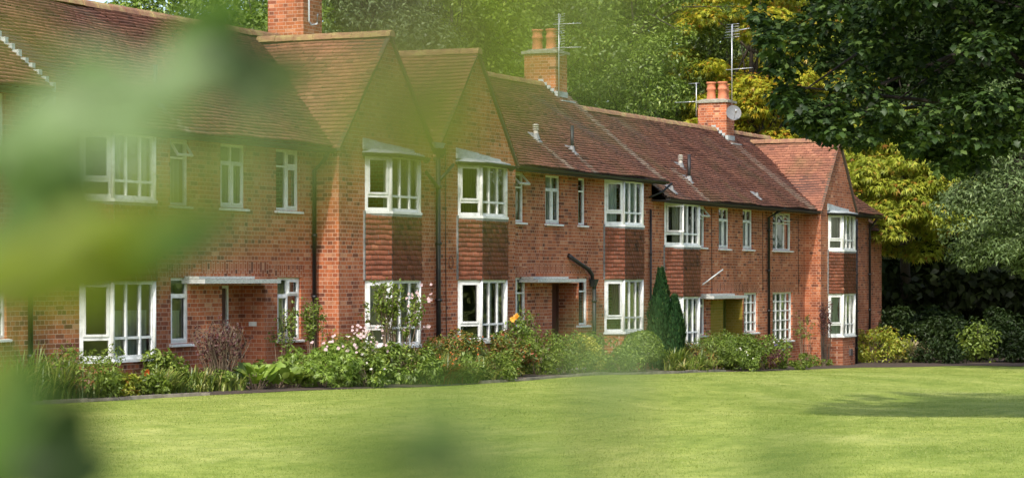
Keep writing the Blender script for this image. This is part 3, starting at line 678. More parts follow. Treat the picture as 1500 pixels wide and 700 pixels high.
# houses, left to right
nets = [(.06, .94, .05, .70, NET)]
B_ = lambda xf, g, dz=0: (xf, g, 1.37 + dz + .05, 2.69 + dz, 4.02 + dz, 5.10 + dz)
XB = {k: v_ for k, v_ in zip('abcdef', (31.22, 39.67, 43.60, 52.40, 56.28, 68.28))}
# far left, stepped up
dz = .45
hA = house('terraced_house', 'leftmost brick terraced house, raised a step, mostly behind the blurred leaves', 17, 29.55, dz, None,
    [(27.6, 28.85, 4.55, 5.55), (27.8, 28.9, 1.82, 3.15)], [], [], [(27.8, 28.9, 3.15, 0)], streaks=[(25, 26, -.5, .6, .6)])
wall_window(hA, 27.6, 28.85, 4.55, 5.55, 0, cols=(.5,), split=.3, net=None); wall_window(hA, 27.8, 28.9, 1.82, 3.15, 0, cols=(.5,), split=.3)
downpipe(hA, [(29.4, EY - .05, 5.55), (29.4, -.07, 5.2), (29.4, -.07, .9)])
vs = MB(); zm_ = zmain(.45)
y = -.4
while y < 2.6: vs.box(29.52, 29.60, y, y + .13, zm_(y) - .45, zm_(y) + .09 + random.uniform(0, .03)); y += .13
vs.build('verge_flashing', LEAD, hA)
# second
KW = lambda a, b, z0, z1: (a, b, z0, z1)
hB = house('terraced_house', 'brick terraced house with the left front gable, brown door and twiggy brown shrub before it', 29.55, 42.1, 0, (38.2, 42.1, 7.49),
    [(33.33, 33.9, 3.98, 5.10), (33.35, 33.92, 1.62, 2.74), (34.9, 35.72, 3.98, 5.10), (36.77, 37.6, 3.98, 5.10), (36.82, 37.66, 1.6, 2.74), (34.95, 36.4, .7, 2.6, .008)], [],
    [B_(XB['a'], False), B_(XB['b'], True)], [(33.35, 33.92, 2.74, 0), (36.82, 37.66, 2.74, 0), (34.4, 36.4, 2.80, 0), ],
    streaks=[(33.2, 33.3, -.4, .15, .8)])
wall_window(hB, 33.33, 33.9, 3.98, 5.10, 0, split=.72, vent=(.05, .52), net=nets); wall_window(hB, 33.35, 33.92, 1.62, 2.74, 0, split=.74, cas=((0, 0),), net=[(.08, .92, .03, .5, NET)])
wall_window(hB, 34.9, 35.72, 3.98, 5.10, 0, cols=(.5,), cas=((0, 0), (1, 0)), net=nets); wall_window(hB, 36.77, 37.6, 3.98, 5.10, 0, cols=(.5,), cas=((1, 0), (1, 1)), net=[(.05, .3, .05, .95, NET)])
wall_window(hB, 36.82, 37.66, 1.6, 2.74, 0, cols=(.5,), cas=((0, 0), (1, 1)), net=[(.06, .94, .04, .96, CREAMC)])
bay_window(hB, XB['a'], 0, 4.02, 5.10, front_cur=[(NET, .05, .3, .03, .97), (NET, .75, .95, .03, .97)]); bay_window(hB, XB['a'], 0, 1.42, 2.69, front_cur=[(NET, .05, .95, .03, .62)])
bay_window(hB, XB['b'], -.5, 4.02, 5.10, left_cur=(CREAMC, .78, .98, .03, .97, 0), front_cur=[(CREAMC, .05, .95, .03, .97)]); bay_window(hB, XB['b'], -.5, 1.42, 2.69, left_cur=(CREAMC, .25, .9, .04, .96, 0), front_cur=[(CREAMC, .1, .95, .03, .97)])
porch(hB, 34.95, 36.4, 2.6, (33.76, 36.25), 2.63, frame_white=True)
nb = MB(); nb.box(36.375, 36.392, .18, .34, 1.86, 1.94); nb.build('door_plate', WHITE, hB)
downpipe(hB, [(37.95, EY - .05, 5.15), (38.02, -.3, 4.95), (38.05, -.06, 4.75), (38.05, -.06, .6)])
# third
hC = house('terraced_house', 'brick terraced house with the middle gable, door between bays and bent black soil pipe', 42.1, 54.95, 0, (42.1, 45.9, 7.49),
    [(46.75, 47.4, 3.98, 5.08), (46.85, 47.52, 1.65, 2.74), (48.54, 49.37, 3.98, 5.08), (50.38, 50.82, 3.98, 5.08), (50.42, 50.95, 1.62, 2.72), (48.9, 50.38, .5, 2.6, .008)], [],
    [B_(XB['c'], True), B_(XB['d'], False)], [(46.85, 47.52, 2.74, 0), (48.0, 50.9, 2.82, 0)],
    streaks=[(49.0, 49.15, -.4, .5, .8), (50.45, 50.55, -.4, .2, .8), (54.6, 54.95, -.4, 2.6, .75)])
wall_window(hC, 46.75, 47.4, 3.98, 5.08, 0, split=.70, vent=(.05, .62), net=nets, ang=.75); wall_window(hC, 46.85, 47.52, 1.65, 2.74, 0, cols=(.4,), split=.68, net=nets)
wall_window(hC, 48.54, 49.37, 3.98, 5.08, 0, cols=(.5,), net=[(.05, .95, .03, .97, NET)], cas=((0, 0), (1, 0))); wall_window(hC, 50.38, 50.82, 3.98, 5.08, 0, net=nets)
wall_window(hC, 50.42, 50.95, 1.62, 2.72, 0)
bay_window(hC, XB['c'], -.5, 4.02, 5.10, left_cur='blinds', front_cur=[(CREAMC, .05, .95, .03, .97)]); bay_window(hC, XB['c'], -.5, 1.42, 2.69, left_cur=(NET, .05, .3, .03, .97, 0), front_cur=[(NET, .3, .62, .03, .97), (CREAMC, .8, .97, .03, .97)])
bay_window(hC, XB['d'], 0, 4.02, 5.10, left_cur=(NET, .1, .7, .03, .97, 0), front_cur=[(NET, .05, .95, .03, .97)]); bay_window(hC, XB['d'], 0, 1.42, 2.69, left_cur=(PURPLE, .5, .95, .25, .97, 0), front_cur=[(NET, .05, .25, .03, .97), (CREAMC, .7, .95, .03, .97)])
porch(hC, 48.9, 50.38, 2.6, (47.25, 49.9), 2.62, right=True)
downpipe(hC, [(49.75, -.03, 3.26), (49.9, -.10, 3.16), (50.75, -.10, 2.93), (50.98, -.10, 2.80), (50.98, -.10, 2.7)], .05, hopper=(51.06, -.1, 2.66), name='waste_pipe', clips=False)
downpipe(hC, [(51.12, -.09, 2.6), (51.12, -.09, .4)], .05)
# valley hopper and pipe between the two gables, with branches from both bay gutters
downpipe(hC, [(42.1, -.58, 5.2), (42.12, -.58, .5)], .05, hopper=(42.1, -.62, 5.3))
downpipe(hC, [(42.7, -.62, 5.05), (42.14, -.60, 4.72)], .035, name='branch_pipe', clips=False); downpipe(hC, [(41.5, -.62, 4.85), (42.08, -.60, 4.55)], .035, name='branch_pipe', clips=False)
lf = MB(); lf.hexa([(41.95, -.62, 5.36), (42.25, -.62, 5.36), (42.25, -.3, 5.36), (41.95, -.3, 5.36), (41.85, -.62, 5.47), (42.35, -.62, 5.47), (42.35, -.3, 5.5), (41.85, -.3, 5.5)]); lf.build('valley_lead', LEAD, hC)
downpipe(hC, [(55.1, EY - .1, 5.12), (54.95, -.3, 4.9), (54.6, -.08, 4.75)], .028, name='branch_pipe', clips=False)
cb = MB(); cb.tube([(42.55, -.51, 5.4), (42.56, -.515, 3.2), (42.6, -.515, 1.0)], .008, 5); cb.build('cable', BLACK, hC)
co = MB(); co.tube([(42.75 + .10 * math.cos(t), -.54, 3.05 + .13 * math.sin(t)) for t in np.linspace(0, 6.3, 14)], .012, 6, cap=False); co.build('cable_coil', mat('red_brown_cable', color=(.12, .04, .03)), hC)
# fourth, stepped down
dz = -.45
hD = house('terraced_house', 'rightmost brick terraced house, stepped down, with olive doorway and far gable', 54.95, 73.6, dz, (67.1, 70.6, 6.93),
    [(58.05, 58.75, 3.55, 4.63), (58.1, 58.75, 1.2, 2.28), (59.78, 60.6, 3.53, 4.63), (61.68, 62.5, 3.53, 4.63), (64.2, 65.86, 3.53, 4.61), (61.78, 62.9, 1.2, 2.3), (64.2, 65.95, .9, 2.30), (60.1, 61.68, .0, 2.14, .008)], [],
    [B_(XB['e'], False, dz), B_(XB['f'], True, dz)], [(61.78, 62.9, 2.3, 0), (64.2, 65.95, 2.30, 0), (59.4, 61.6, 2.34, 0)],
    streaks=[(57.9, 58.1, -.4, .7, .8), (54.95, 55.1, -.4, 2.6, .5), (66.35, 66.95, -.4, 2.3, .6)], hip=True)
wall_window(hD, 58.05, 58.75, 3.55, 4.63, 0, split=.70, vent=(.05, .66), ang=.7, net=nets); wall_window(hD, 58.1, 58.75, 1.2, 2.28, 0, split=.7, cas=((0, 1),))
for a, b in ((59.78, 60.6), (61.68, 62.5)): wall_window(hD, a, b, 3.53, 4.63, 0, cols=(.5,), net=[(.05, .95, .03, .70, NET)], cas=((0, 0), (1, 0)))
wall_window(hD, 64.2, 65.86, 3.53, 4.61, 0, cols=(.3, .68), vent=(.50, 1.1), net=[(.05, .95, .03, .72, NET)], ang=.75)
wall_window(hD, 61.78, 62.9, 1.2, 2.3, 0, cols=(.33, .66), split=(.25, .5, .75), net=[(.05, .95, .03, .97, NET)]); wall_window(hD, 64.2, 65.95, .9, 2.30, 0, cols=(.25, .5, .75), split=(.22, .42, .62, .81), net=[(.05, .95, .03, .97, NET)])
bay_window(hD, XB['e'], 0, 4.02 + dz, 5.10 + dz, left_open=True, left_cur=(CREAMC, .55, .95, .03, .97, 0), front_cur=[(CREAMC, .1, .5, .03, .97)]); bay_window(hD, XB['e'], 0, 1.42 + dz, 2.69 + dz, front_cur=[(NET, .3, .95, .03, .97)])
bay_window(hD, XB['f'], -.5, 4.02 + dz, 5.10 + dz, left_cur=(CREAMC, .05, .95, .03, .97, 0), front_cur=[(NET, .05, .95, .03, .97)]); bay_window(hD, XB['f'], -.5, 1.42 + dz, 2.69 + dz, left_cur=(NET, .1, .95, .05, .97, .45), front_cur=[(NET, .05, .95, .03, .97)])
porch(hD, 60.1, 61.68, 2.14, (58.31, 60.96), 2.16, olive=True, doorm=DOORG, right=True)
downpipe(hD, [(64.0, EY - .05, 4.7), (63.75, -.3, 4.6), (63.67, -.07, 4.45), (63.67, -.07, .0)])
downpipe(hD, [(54.75, -.06, 4.45), (54.75, -.06, .4)], .03)
downpipe(hD, [(70.42, -.58, 4.55), (70.42, -.58, -.1)]); downpipe(hD, [(73.3, EY, 4.68), (73.4, -.1, 4.3), (73.4, -.1, -.1)])
an = MB(); an.tube([(58.5, -.02, 2.55), (59.5, -.22, 2.95)], .018, 6); an.build('security_lamp_arm', WHITE, hD)
vb = MB(); vb.box(68.9, 69.1, -.5 - BD - .06, -.5 - BD, .35, .55); vb.build('meter_box', mat('grey_meter_box', color=(.07, .06, .06)), hD)
for X, z1 in ((59.2, 2.0), (63.3, 2.3), (66.45, 2.3)): c_ = MB(); c_.tube([(X, -.012, 4.6), (X + .02, -.012, z1)], .007, 5); c_.build('cable', BLACK, hD)
# low lean-to roof past the far end
ext = MB(); ext.box(73.6, 75.4, .1, 5, -.4, 4.2); ext.build('side_wall', BRICK, hD)
er = MB(); er.hexa([(73.6, -.3, 4.25), (75.7, -.3, 4.25), (75.7, 5, 4.25), (73.6, 5, 4.25), (73.6, -.28, 4.3), (75.7, -.28, 4.3), (73.7, 2.5, 6.0), (73.6, 2.5, 6.0)]); er.build('side_roof', TILE, hD)

# chimneys
zq = zmain(0); zd_ = zmain(-.45)
cA = chimney(hB, 41.45, 42.2, 2.2, 3.05, 6.6, 9.3, [(41.7, 2.45, .5), (41.75, 2.85, .5)], roofz=None)
cB = chimney(hC, 53.92, 54.62, 2.2, 3.08, 6.6, 8.42, [(54.2, 2.45, .56), (54.2, 2.84, .56)], roofz=zq)
cC = chimney(hD, 66.3, 66.98, 2.2, 3.12, 6.3, 8.0, [(66.55, 2.42, .56), (66.55, 2.78, .56), (66.8, 2.45, .5)], roofz=zd_)
# flues through the roof slopes
DLEAD = noise_mat('dull_lead', [(.3, (.12, .12, .12)), (.7, (.26, .27, .27))], 8, .7)
def flue(house_, X, Y, zf, hgt, r, m, cowl=False, base=DLEAD):
    z = zf(Y); b = MB(); b.tube([(X, Y, z - .1), (X, Y, z + hgt)], r, 10)
    if cowl:
        for k in range(3): b.tube([(X, Y, z + hgt + .02 + k * .05), (X, Y, z + hgt + .045 + k * .05)], r * 1.35, 10)
        b.tube([(X, Y, z + hgt), (X, Y, z + hgt + .16)], r * .8, 10)
    f_ = b.build('flue', m, house_)
    s_ = MB(); s_.hexa([(X-.08, Y-.14, zf(Y-.14)+.03), (X+.08, Y-.14, zf(Y-.14)+.03), (X+.13, Y+.15, zf(Y+.15)+.03), (X-.13, Y+.15, zf(Y+.15)+.03), (X-.08, Y-.14, zf(Y-.14)+.055), (X+.08, Y-.14, zf(Y-.14)+.055), (X+.13, Y+.15, zf(Y+.15)+.055), (X-.13, Y+.15, zf(Y+.15)+.055)]); s_.lathe((X, Y, z), [(r * 2.0, .0), (r * 1.15, .14)], 10); s_.build('lead_slate', base, f_)
PALEF = noise_mat('pale_flue', [(.3, (.28, .26, .22)), (.6, (.42, .40, .35))], 10, .7)
flue(hB, 33.2, .21, zq, .66, .035, BLACK); flue(hC, 49.09, .5, zq, .20, .055, PALEF, True); flue(hC, 50.54, .23, zq, .62, .04, BLACK)
flue(hD, 58.85, .75, zd_, .20, .055, PALEF, True); flue(hD, 58.25, .27, zd_, .72, .045, BLACK)
flue(hD, 62.56, -.1, zd_, .10, .03, BLACK); flue(hD, 55.95, -.15, zd_, .04, .03, GALV)

# ------------------------------------------------------------------ aerials and dish
def aerial(X, Y, z0, z1, label, heads, bracket=True):
    t = empty('tv_aerial', (X, Y, z0), label, 'aerial', 'television aerials on the chimneys')
    m = MB(); m.tube([(X, Y, z0), (X, Y, z1)], .016, 6); m.build('mast', GALV, t)
    if bracket: b = MB(); b.tube([(X, Y, z0 + .02), (X + .02, Y + .10, z0 - .06), (X + .0, Y + .26, z0 + .06), (X, Y + .3, z0 + .45)], .018, 6); b.build('bracket', GALV, t)
    for (z, n, L, el, tilt, dirv) in heads:
        d = unit(np.array(dirv, float)[None])[0]; s = unit(np.cross(d, UP)[None])[0]; h = MB(); O = V(X, Y, z)
        h.tube([O - d * L * .2, O + d * L * .8], .011, 5)
        for k in range(n):
            p = O - d * L * .2 + d * L * k / max(1, n - 1); q = s * el * (1 - .25 * k / n); h.tube([p - q, p + q], .005, 4)
        h.build('antenna', GALV, t)
    return t
aerial(53.98, 2.14, 7.15, 9.42, 'tall aerial on the middle chimney with two many-barred heads', [(9.0, 9, .5, .26, 0, (.10, -.06, 1)), (8.45, 8, .5, .26, 0, (.10, -.06, 1)), (9.15, 2, .75, .05, 0, (.1, -1, .0)), (8.55, 2, .75, .05, 0, (.1, -1, 0))])
aerial(66.5, 2.10, 7.75, 10.35, 'tall thin aerial rising above the satellite dish on the far chimney', [(10.05, 6, .4, .32, 0, (.12, -.05, 1)), (10.15, 3, .9, .05, 0, (-.1, -1, .1)), (9.0, 3, .8, .1, 0, (.1, -1, .05))], False)
aerial(66.25, 3.15, 7.6, 8.62, 'short aerial behind the far chimney pots pointing left', [(8.05, 9, .8, .16, 0, (-.15, 1, -.03)), (8.6, 4, .3, .10, 0, (.3, 1, 0))], False)
t = empty('tv_aerial', (41.5, 2.12, 7.7), 'white hooked mast foot on the left chimney, top cut off', 'aerial', 'television aerials on the chimneys')
m = MB(); m.tube([(41.5, 2.1, 10.2), (41.5, 2.1, 8.0), (41.52, 2.05, 7.92), (41.62, 1.98, 7.94), (41.66, 1.98, 8.15)], .022, 6); m.build('mast', GALV, t)
t = empty('satellite_dish', (66.3, 2.05, 7.6), 'round grey satellite dish fixed to the front of the far chimney', 'satellite dish')
dn = unit(V(-.8, -.55, .25)[None])[0]; a = unit(np.cross(dn, UP)[None])[0]; b = np.cross(a, dn); c = V(66.22, 1.95, 7.66); m = MB(); prev = None
for i, rr in enumerate((0, .07, .13, .19, .235)):
    ring = [c + a * rr * math.cos(k * math.pi / 10) + b * rr * math.sin(k * math.pi / 10) + dn * (rr * rr * .9) for k in range(20)]
    if prev is not None:
        for k in range(20): m.quad([prev[k], prev[(k+1) % 20], ring[(k+1) % 20], ring[k]], smooth=True)
    prev = ring
m.build('reflector', DISH, t)
m = MB(); m.tube([c - b * .2, c + dn * .3 - b * .05], .008, 5); m.tube([c + dn * .28 - b * .07, c + dn * .35], .03, 8); m.build('receiver_arm', GALV, t)
m = MB(); m.tube([c - dn * .01, V(66.4, 2.2, 7.55)], .02, 6); m.build('bracket', BLACK, t)

# ------------------------------------------------------------------ vegetation
def cloud(C, rad, n, flat=.75, out=.55, up=.55, jit=.5, shell=.55):
    """n leaf points in clumps C (k,3) of radius rad (k,) -> positions, normals, directions"""
    k = len(C); w_ = rad ** 2; idx = rng.choice(k, n, p=w_ / w_.sum()); d = rsph(n); rr = rad[idx] * (shell + (1 - shell) * rng.random(n) ** .5)
    P = C[idx] + d * rr[:, None] * V(1, 1, flat); Nn = unit(d * out + UP * up + rsph(n) * jit); T = unit(np.cross(Nn, rsph(n)) + d * .3 - UP * .25)
    return P, Nn, T, idx
def crown_clumps(c, r, k, crad, lump=.25, low=-1.0, seedv=None):
    d = rsph(k * 3); d = d[d[:, 2] > low][:k]; ph = rng.random(6) * 6
    rr = .55 + .45 * rng.random(len(d)) ** .6
    l = 1 + lump * (np.sin(d[:, 0] * 4 + ph[0]) * np.sin(d[:, 2] * 5 + ph[1]) + .6 * np.sin(d[:, 1] * 7 + ph[2] + d[:, 2] * 3))
    C = np.array(c) + d * rr[:, None] * l[:, None] * np.array(r); return C, crad * rng.uniform(.55, 1.35, len(C))
def limb_tree(name, label, base, top, r0, C, rad, nleaf, lsize, shape, lm, asp=.5, group=None, cat='tree', nlimb=40, flat=.7, bark=BARK, lean=(0, 0), leafkw={}, root=None):
    t = root or empty(name, base, label, cat, group); base = np.array(base, float); m = MB(); cc = C.mean(0); tp = V(cc[0], cc[1], top)
    pts = [base - UP * .2, base + UP * (top - base[2]) * .3 + V(*rng.normal(0, .15, 2), 0) + (cc - base) * V(.1, .1, 0), base + UP * (top - base[2]) * .6 + (cc - base) * V(.5, .5, 0), tp]
    m.tube(pts, [r0 * 1.15, r0 * .85, r0 * .5, r0 * .12], 8)
    for i in rng.choice(len(C), min(nlimb, len(C)), replace=False):
        q = C[i]; s_ = rng.uniform(.3, .85); a = pts[1] * (1 - s_) + pts[2] * s_ if rng.random() < .6 else pts[2] * (1 - s_) + pts[3] * s_; mid = (a + q) / 2 + V(0, 0, .12 * np.linalg.norm(q - a)) + rng.normal(0, .15, 3)
        m.tube([a, mid, q], [r0 * .22, r0 * .11, .012], 5, cap=False)
    m.build('trunk', bark, t)
    P, Nn, T, idx = cloud(C, rad, nleaf, flat=flat, **leafkw); L = lsize * rng.uniform(.7, 1.3, nleaf)
    leaves('crown', P, T, Nn, L, L * asp, shape, lm, t); return t

LG = {
 'grey': leaf_mat('grey_green_leaf', shades((.13, .185, .07), .55, (.30, .36, .17)), .25, .16),
 'bright': leaf_mat('bright_green_leaf', shades((.19, .28, .03), .5, (.36, .44, .06)), .35),
 'mid': leaf_mat('mid_green_leaf', shades((.145, .215, .034), .6, (.32, .39, .08)), .3),
 'olive': leaf_mat('olive_leaf', shades((.19, .23, .045), .55, (.38, .38, .11)), .3),
 'gold': leaf_mat('golden_leaf', [(0, (.16, .19, .02)), (.4, (.34, .37, .03)), (.75, (.50, .47, .04)), (.9, (.52, .34, .03)), (.96, (.48, .20, .03)), (1, (.22, .09, .02))], .35),
 'lime': leaf_mat('lime_leaf', [(0, (.14, .18, .02)), (.4, (.30, .35, .035)), (.85, (.44, .46, .06)), (.95, (.36, .20, .03)), (1, (.2, .08, .02))], .35),
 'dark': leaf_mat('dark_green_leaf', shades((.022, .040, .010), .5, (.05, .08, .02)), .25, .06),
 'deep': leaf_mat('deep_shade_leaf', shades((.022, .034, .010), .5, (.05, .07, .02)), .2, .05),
 'ash': leaf_mat('blue_green_leaf', shades((.115, .165, .062), .6, (.28, .35, .15)), .25, .05),
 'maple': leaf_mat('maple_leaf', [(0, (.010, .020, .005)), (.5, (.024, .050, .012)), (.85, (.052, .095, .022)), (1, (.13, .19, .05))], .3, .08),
 'iris': leaf_mat('strap_leaf', [(0, (.07, .12, .02)), (.5, (.17, .24, .035)), (.85, (.30, .33, .07)), (1, (.36, .30, .12))], .3, .2),
 'redgreen': leaf_mat('reddening_leaf', [(0, (.06, .10, .02)), (.5, (.13, .17, .03)), (.72, (.24, .24, .04)), (.88, (.26, .11, .03)), (1, (.30, .08, .03))], .3),
 'broad': leaf_mat('broad_fresh_leaf', shades((.20, .30, .045), .4, (.34, .42, .10)), .3, .12),
 'box': leaf_mat('clipped_bush_leaf', shades((.12, .18, .020), .5, (.24, .30, .045)), .25, .15),
 'yellow': leaf_mat('yellow_variegated_leaf', [(0, (.20, .22, .02)), (.5, (.42, .40, .05)), (1, (.58, .54, .16))], .3),
 'conifer': leaf_mat('conifer_spray', shades((.020, .060, .020), .7, (.08, .14, .04)), .15, .1),
 'fresh': leaf_mat('fresh_leaf', shades((.14, .20, .028), .55, (.28, .34, .07)), .3, .1),
 'purple': leaf_mat('purple_leaf', shades((.09, .03, .035), .5, (.18, .07, .06)), .25),
 'straw': leaf_mat('straw_blade', shades((.38, .32, .20), .4, (.55, .48, .33)), .25),
 'pink': leaf_mat('pink_petal', shades((.62, .46, .50), .2, (.74, .66, .68)), .3),
 'white': leaf_mat('white_petal', shades((.72, .68, .66), .15), .3),
 'orange': leaf_mat('orange_petal', shades((.50, .13, .03), .3), .3),
 'amber': leaf_mat('amber_petal', shades((.75, .40, .05), .2), .3),
 'violet': leaf_mat('violet_petal', shades((.20, .14, .45), .3), .3),
}
# ---- trees behind the terrace: (label, column, row of crown centre, distance, crown radii, leaf kind, clumps, leaves, leaf size, shape, trunk)
def far_tree(label, x, y, d, r, kind, k, n0, ls0, shape='diamond', asp=.5, crad=1.0, low=-1, name='broadleaf_tree', group='trees behind the terrace', lump=.25, flat=.7, r0=.28, leafkw={}, bx=0, bd=0):
    n, ls = (int(n0 * 1.25), ls0 * .84) if shape == 'diamond' and kind != 'dark' else (int(n0 * 1.2), ls0 * .9)
    X, Y = at_depth(x, d); z = CAM[2] + (405 - y) * d / FPX; C, rad = crown_clumps((X, Y, z), r, int(k * .8), crad * .86, lump * 1.4, low)
    C[:, 2] = np.maximum(C[:, 2], 1.2)
    X, Y = at_depth(x + bx, d + bd); b = (X, Y, G(X, Y)); return limb_tree(name, label, b, z + r[2] * .7, r0, C, rad, n, ls, shape, LG[kind], asp, group, flat=flat, leafkw=leafkw)
far_tree('dark tree at the left edge of the sky gap, behind the first chimney', 412, 95, 62, (1.7, 1.7, 1.8), 'mid', 60, 9000, .17, crad=.7)
far_tree('low dark tree over the left ridge, left of the sky gap', 270, 42, 66, (1.6, 2.0, 1.9), 'mid', 60, 9000, .18, crad=.75)
far_tree('grey-green leafy tree right of the left chimney', 520, 55, 70, (2.3, 2.6, 3.2), 'grey', 130, 26000, .19, asp=.34, crad=.8, low=-.8)
far_tree('bright green rounded tree between the two front gables', 655, 75, 74, (2.6, 2.9, 2.9), 'bright', 130, 26000, .17, crad=.8)
far_tree('mid green tree behind the second gable ridge', 745, 60, 82, (3.2, 3.4, 4.2), 'mid', 170, 30000, .19, crad=.95)
far_tree('tall olive tree with drooping sprays above the middle chimney', 850, 15, 92, (3.6, 3.8, 5.0), 'olive', 190, 36000, .20, asp=.36, crad=.95)
far_tree('tangled olive-green tree right of the middle chimney', 930, 110, 88, (2.9, 3.4, 4.4), 'mid', 150, 30000, .18, asp=.4, crad=.85)
far_tree('grey-green willowy tree behind the far chimney', 1015, 95, 98, (3.0, 3.6, 5.6), 'grey', 190, 36000, .20, asp=.3, crad=.9)
far_tree('golden chestnut tree right of the far chimney', 1102, 112, 88, (2.6, 2.9, 4.4), 'gold', 150, 26000, .27, 'palm', .8, crad=.8, name='chestnut_tree', flat=.45, leafkw=dict(up=1.0, out=.5, jit=.35))
far_tree('small lime and gold tree between far chimney and golden chestnut', 1085, 190, 94, (2.2, 2.2, 2.6), 'lime', 80, 13000, .24, 'palm', .8, crad=.75, name='chestnut_tree', flat=.45, leafkw=dict(up=1.0))
far_tree('lime green chestnut tree overhanging the far end wall', 1325, 292, 78, (1.9, 2.2, 2.5), 'lime', 95, 14000, .27, 'palm', .85, crad=.75, low=-.75, name='chestnut_tree', flat=.4, leafkw=dict(up=1.1, jit=.35), bd=18)
far_tree('yellow-orange chestnut tree behind the lime green chestnut', 1275, 250, 88, (2.2, 2.4, 2.8), 'gold', 80, 11000, .27, 'palm', .85, crad=.75, name='chestnut_tree', flat=.45, leafkw=dict(up=1.0))
far_tree('blue-green ash tree hanging low at the right edge', 1485, 270, 66, (1.7, 2.1, 2.9), 'ash', 130, 20000, .17, 'diamond', .32, crad=.64, low=-.8, name='ash_tree', r0=.2, bx=110)
far_tree('dark ash tree behind the dark maple at the right', 1430, 190, 84, (2.4, 2.6, 3.0), 'dark', 120, 16000, .19, 'diamond', .34, crad=.8, name='ash_tree', bd=16)
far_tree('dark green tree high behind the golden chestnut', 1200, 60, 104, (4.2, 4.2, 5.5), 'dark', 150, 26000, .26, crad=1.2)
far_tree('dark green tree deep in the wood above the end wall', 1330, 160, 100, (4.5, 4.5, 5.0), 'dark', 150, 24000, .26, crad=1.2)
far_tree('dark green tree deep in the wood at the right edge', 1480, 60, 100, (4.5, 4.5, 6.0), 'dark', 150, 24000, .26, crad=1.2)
# the dark wood mass behind them all
Cs, rs = [], []
for x in np.arange(400, 1750, 38):
    for zc_ in (1.5, 4, 6.5, 9, 11.5, 14, 16.5):
        dd = rng.uniform(112, 128) if x > 700 else rng.uniform(98, 112); X, Y = at_depth(x + rng.normal(0, 12), dd)
        if x < 480 and zc_ > 11: continue
        Cs.append((X, Y, zc_ + rng.normal(0, .6))); rs.append(rng.uniform(1.6, 2.6))
for x in np.arange(1215, 1800, 34):
    for zc_ in (1.0, 2.4, 4.0, 5.6, 7.2, 9):
        X, Y = at_depth(x + rng.normal(0, 10), rng.uniform(92, 99)); Cs.append((X, Y, zc_ + rng.normal(0, .3))); rs.append(rng.uniform(1.1, 1.7))
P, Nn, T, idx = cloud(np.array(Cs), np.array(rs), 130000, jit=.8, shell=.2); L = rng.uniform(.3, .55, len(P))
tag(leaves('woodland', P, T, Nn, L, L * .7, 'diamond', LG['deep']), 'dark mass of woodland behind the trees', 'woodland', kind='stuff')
# unseen trees added to shade the wood and reflect in the window glass
far_tree('large tree beyond the right edge of the photo', 1900, 150, 85, (6, 6, 7), 'dark', 120, 14000, .45, crad=1.8, group='trees right of the frame'); far_tree('large tree far beyond the right edge of the photo', 2300, 120, 75, (7, 7, 8), 'dark', 120, 14000, .45, crad=1.8, group='trees right of the frame')

for lb, tx, ty, tr in (('large tree far behind the photographer, first of a row', 22, -62, 7), ('large tree across the lawn, seen only in the window glass', 40, -58, 8), ('broad tree across the lawn, right of the others in the glass', 58, -64, 8), ('tall tree across the lawn far to the right', 84, -62, 9), ('tall tree at the far corner of the lawn', 118, -52, 9)):
    C, rad = crown_clumps((tx, ty, 7.5), (tr, tr * .8, 6.5), 110, 1.9); limb_tree('broadleaf_tree', lb, (tx, ty, G(tx, ty)), 12, .35, C, rad, 9000, .6, 'diamond', LG['mid'], .7, 'trees across the lawn')  # unseen row added for its reflection in the panes
# ---- near maple, overhanging the lawn at the right
def maple():
    X, Y = at_depth(1730, 38); t = empty('maple_tree', (X, Y, G(X, Y)), 'dark green maple tree overhanging the top right corner', 'tree')
    C, rad = [], []
    outline = [(1108, 20), (1130, 90), (1150, 150), (1190, 195), (1250, 208), (1300, 188), (1340, 215), (1400, 250), (1450, 225), (1500, 200), (1560, 190)]
    ox, oy = zip(*outline)
    for _ in range(620):
        x = rng.uniform(1125, 1960); lim = np.interp(x, ox, oy) if x < 1560 else 200; y = rng.uniform(-480, lim - 24); d = rng.uniform(33, 39)
        if y < -40 - (x - 1125) * 1.6: continue
        Xc, Yc = at_depth(x, d); C.append((Xc, Yc, CAM[2] + (405 - y) * d / FPX)); rad.append(rng.uniform(.24, .62) * (.7 if x < 1250 else 1))
    for _ in range(210):
        x = rng.uniform(1108, 1560); lim = np.interp(x, ox, oy); y = lim + 8 - rng.uniform(0, 48); d = rng.uniform(33, 37); Xc, Yc = at_depth(x, d); C.append((Xc, Yc, CAM[2] + (405 - y) * d / FPX)); rad.append(rng.uniform(.08, .26))
    C = np.array(C); rad = np.array(rad)
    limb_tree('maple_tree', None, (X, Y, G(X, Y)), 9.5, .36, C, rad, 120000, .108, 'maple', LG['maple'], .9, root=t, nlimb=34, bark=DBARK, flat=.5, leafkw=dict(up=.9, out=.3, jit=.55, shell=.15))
maple()

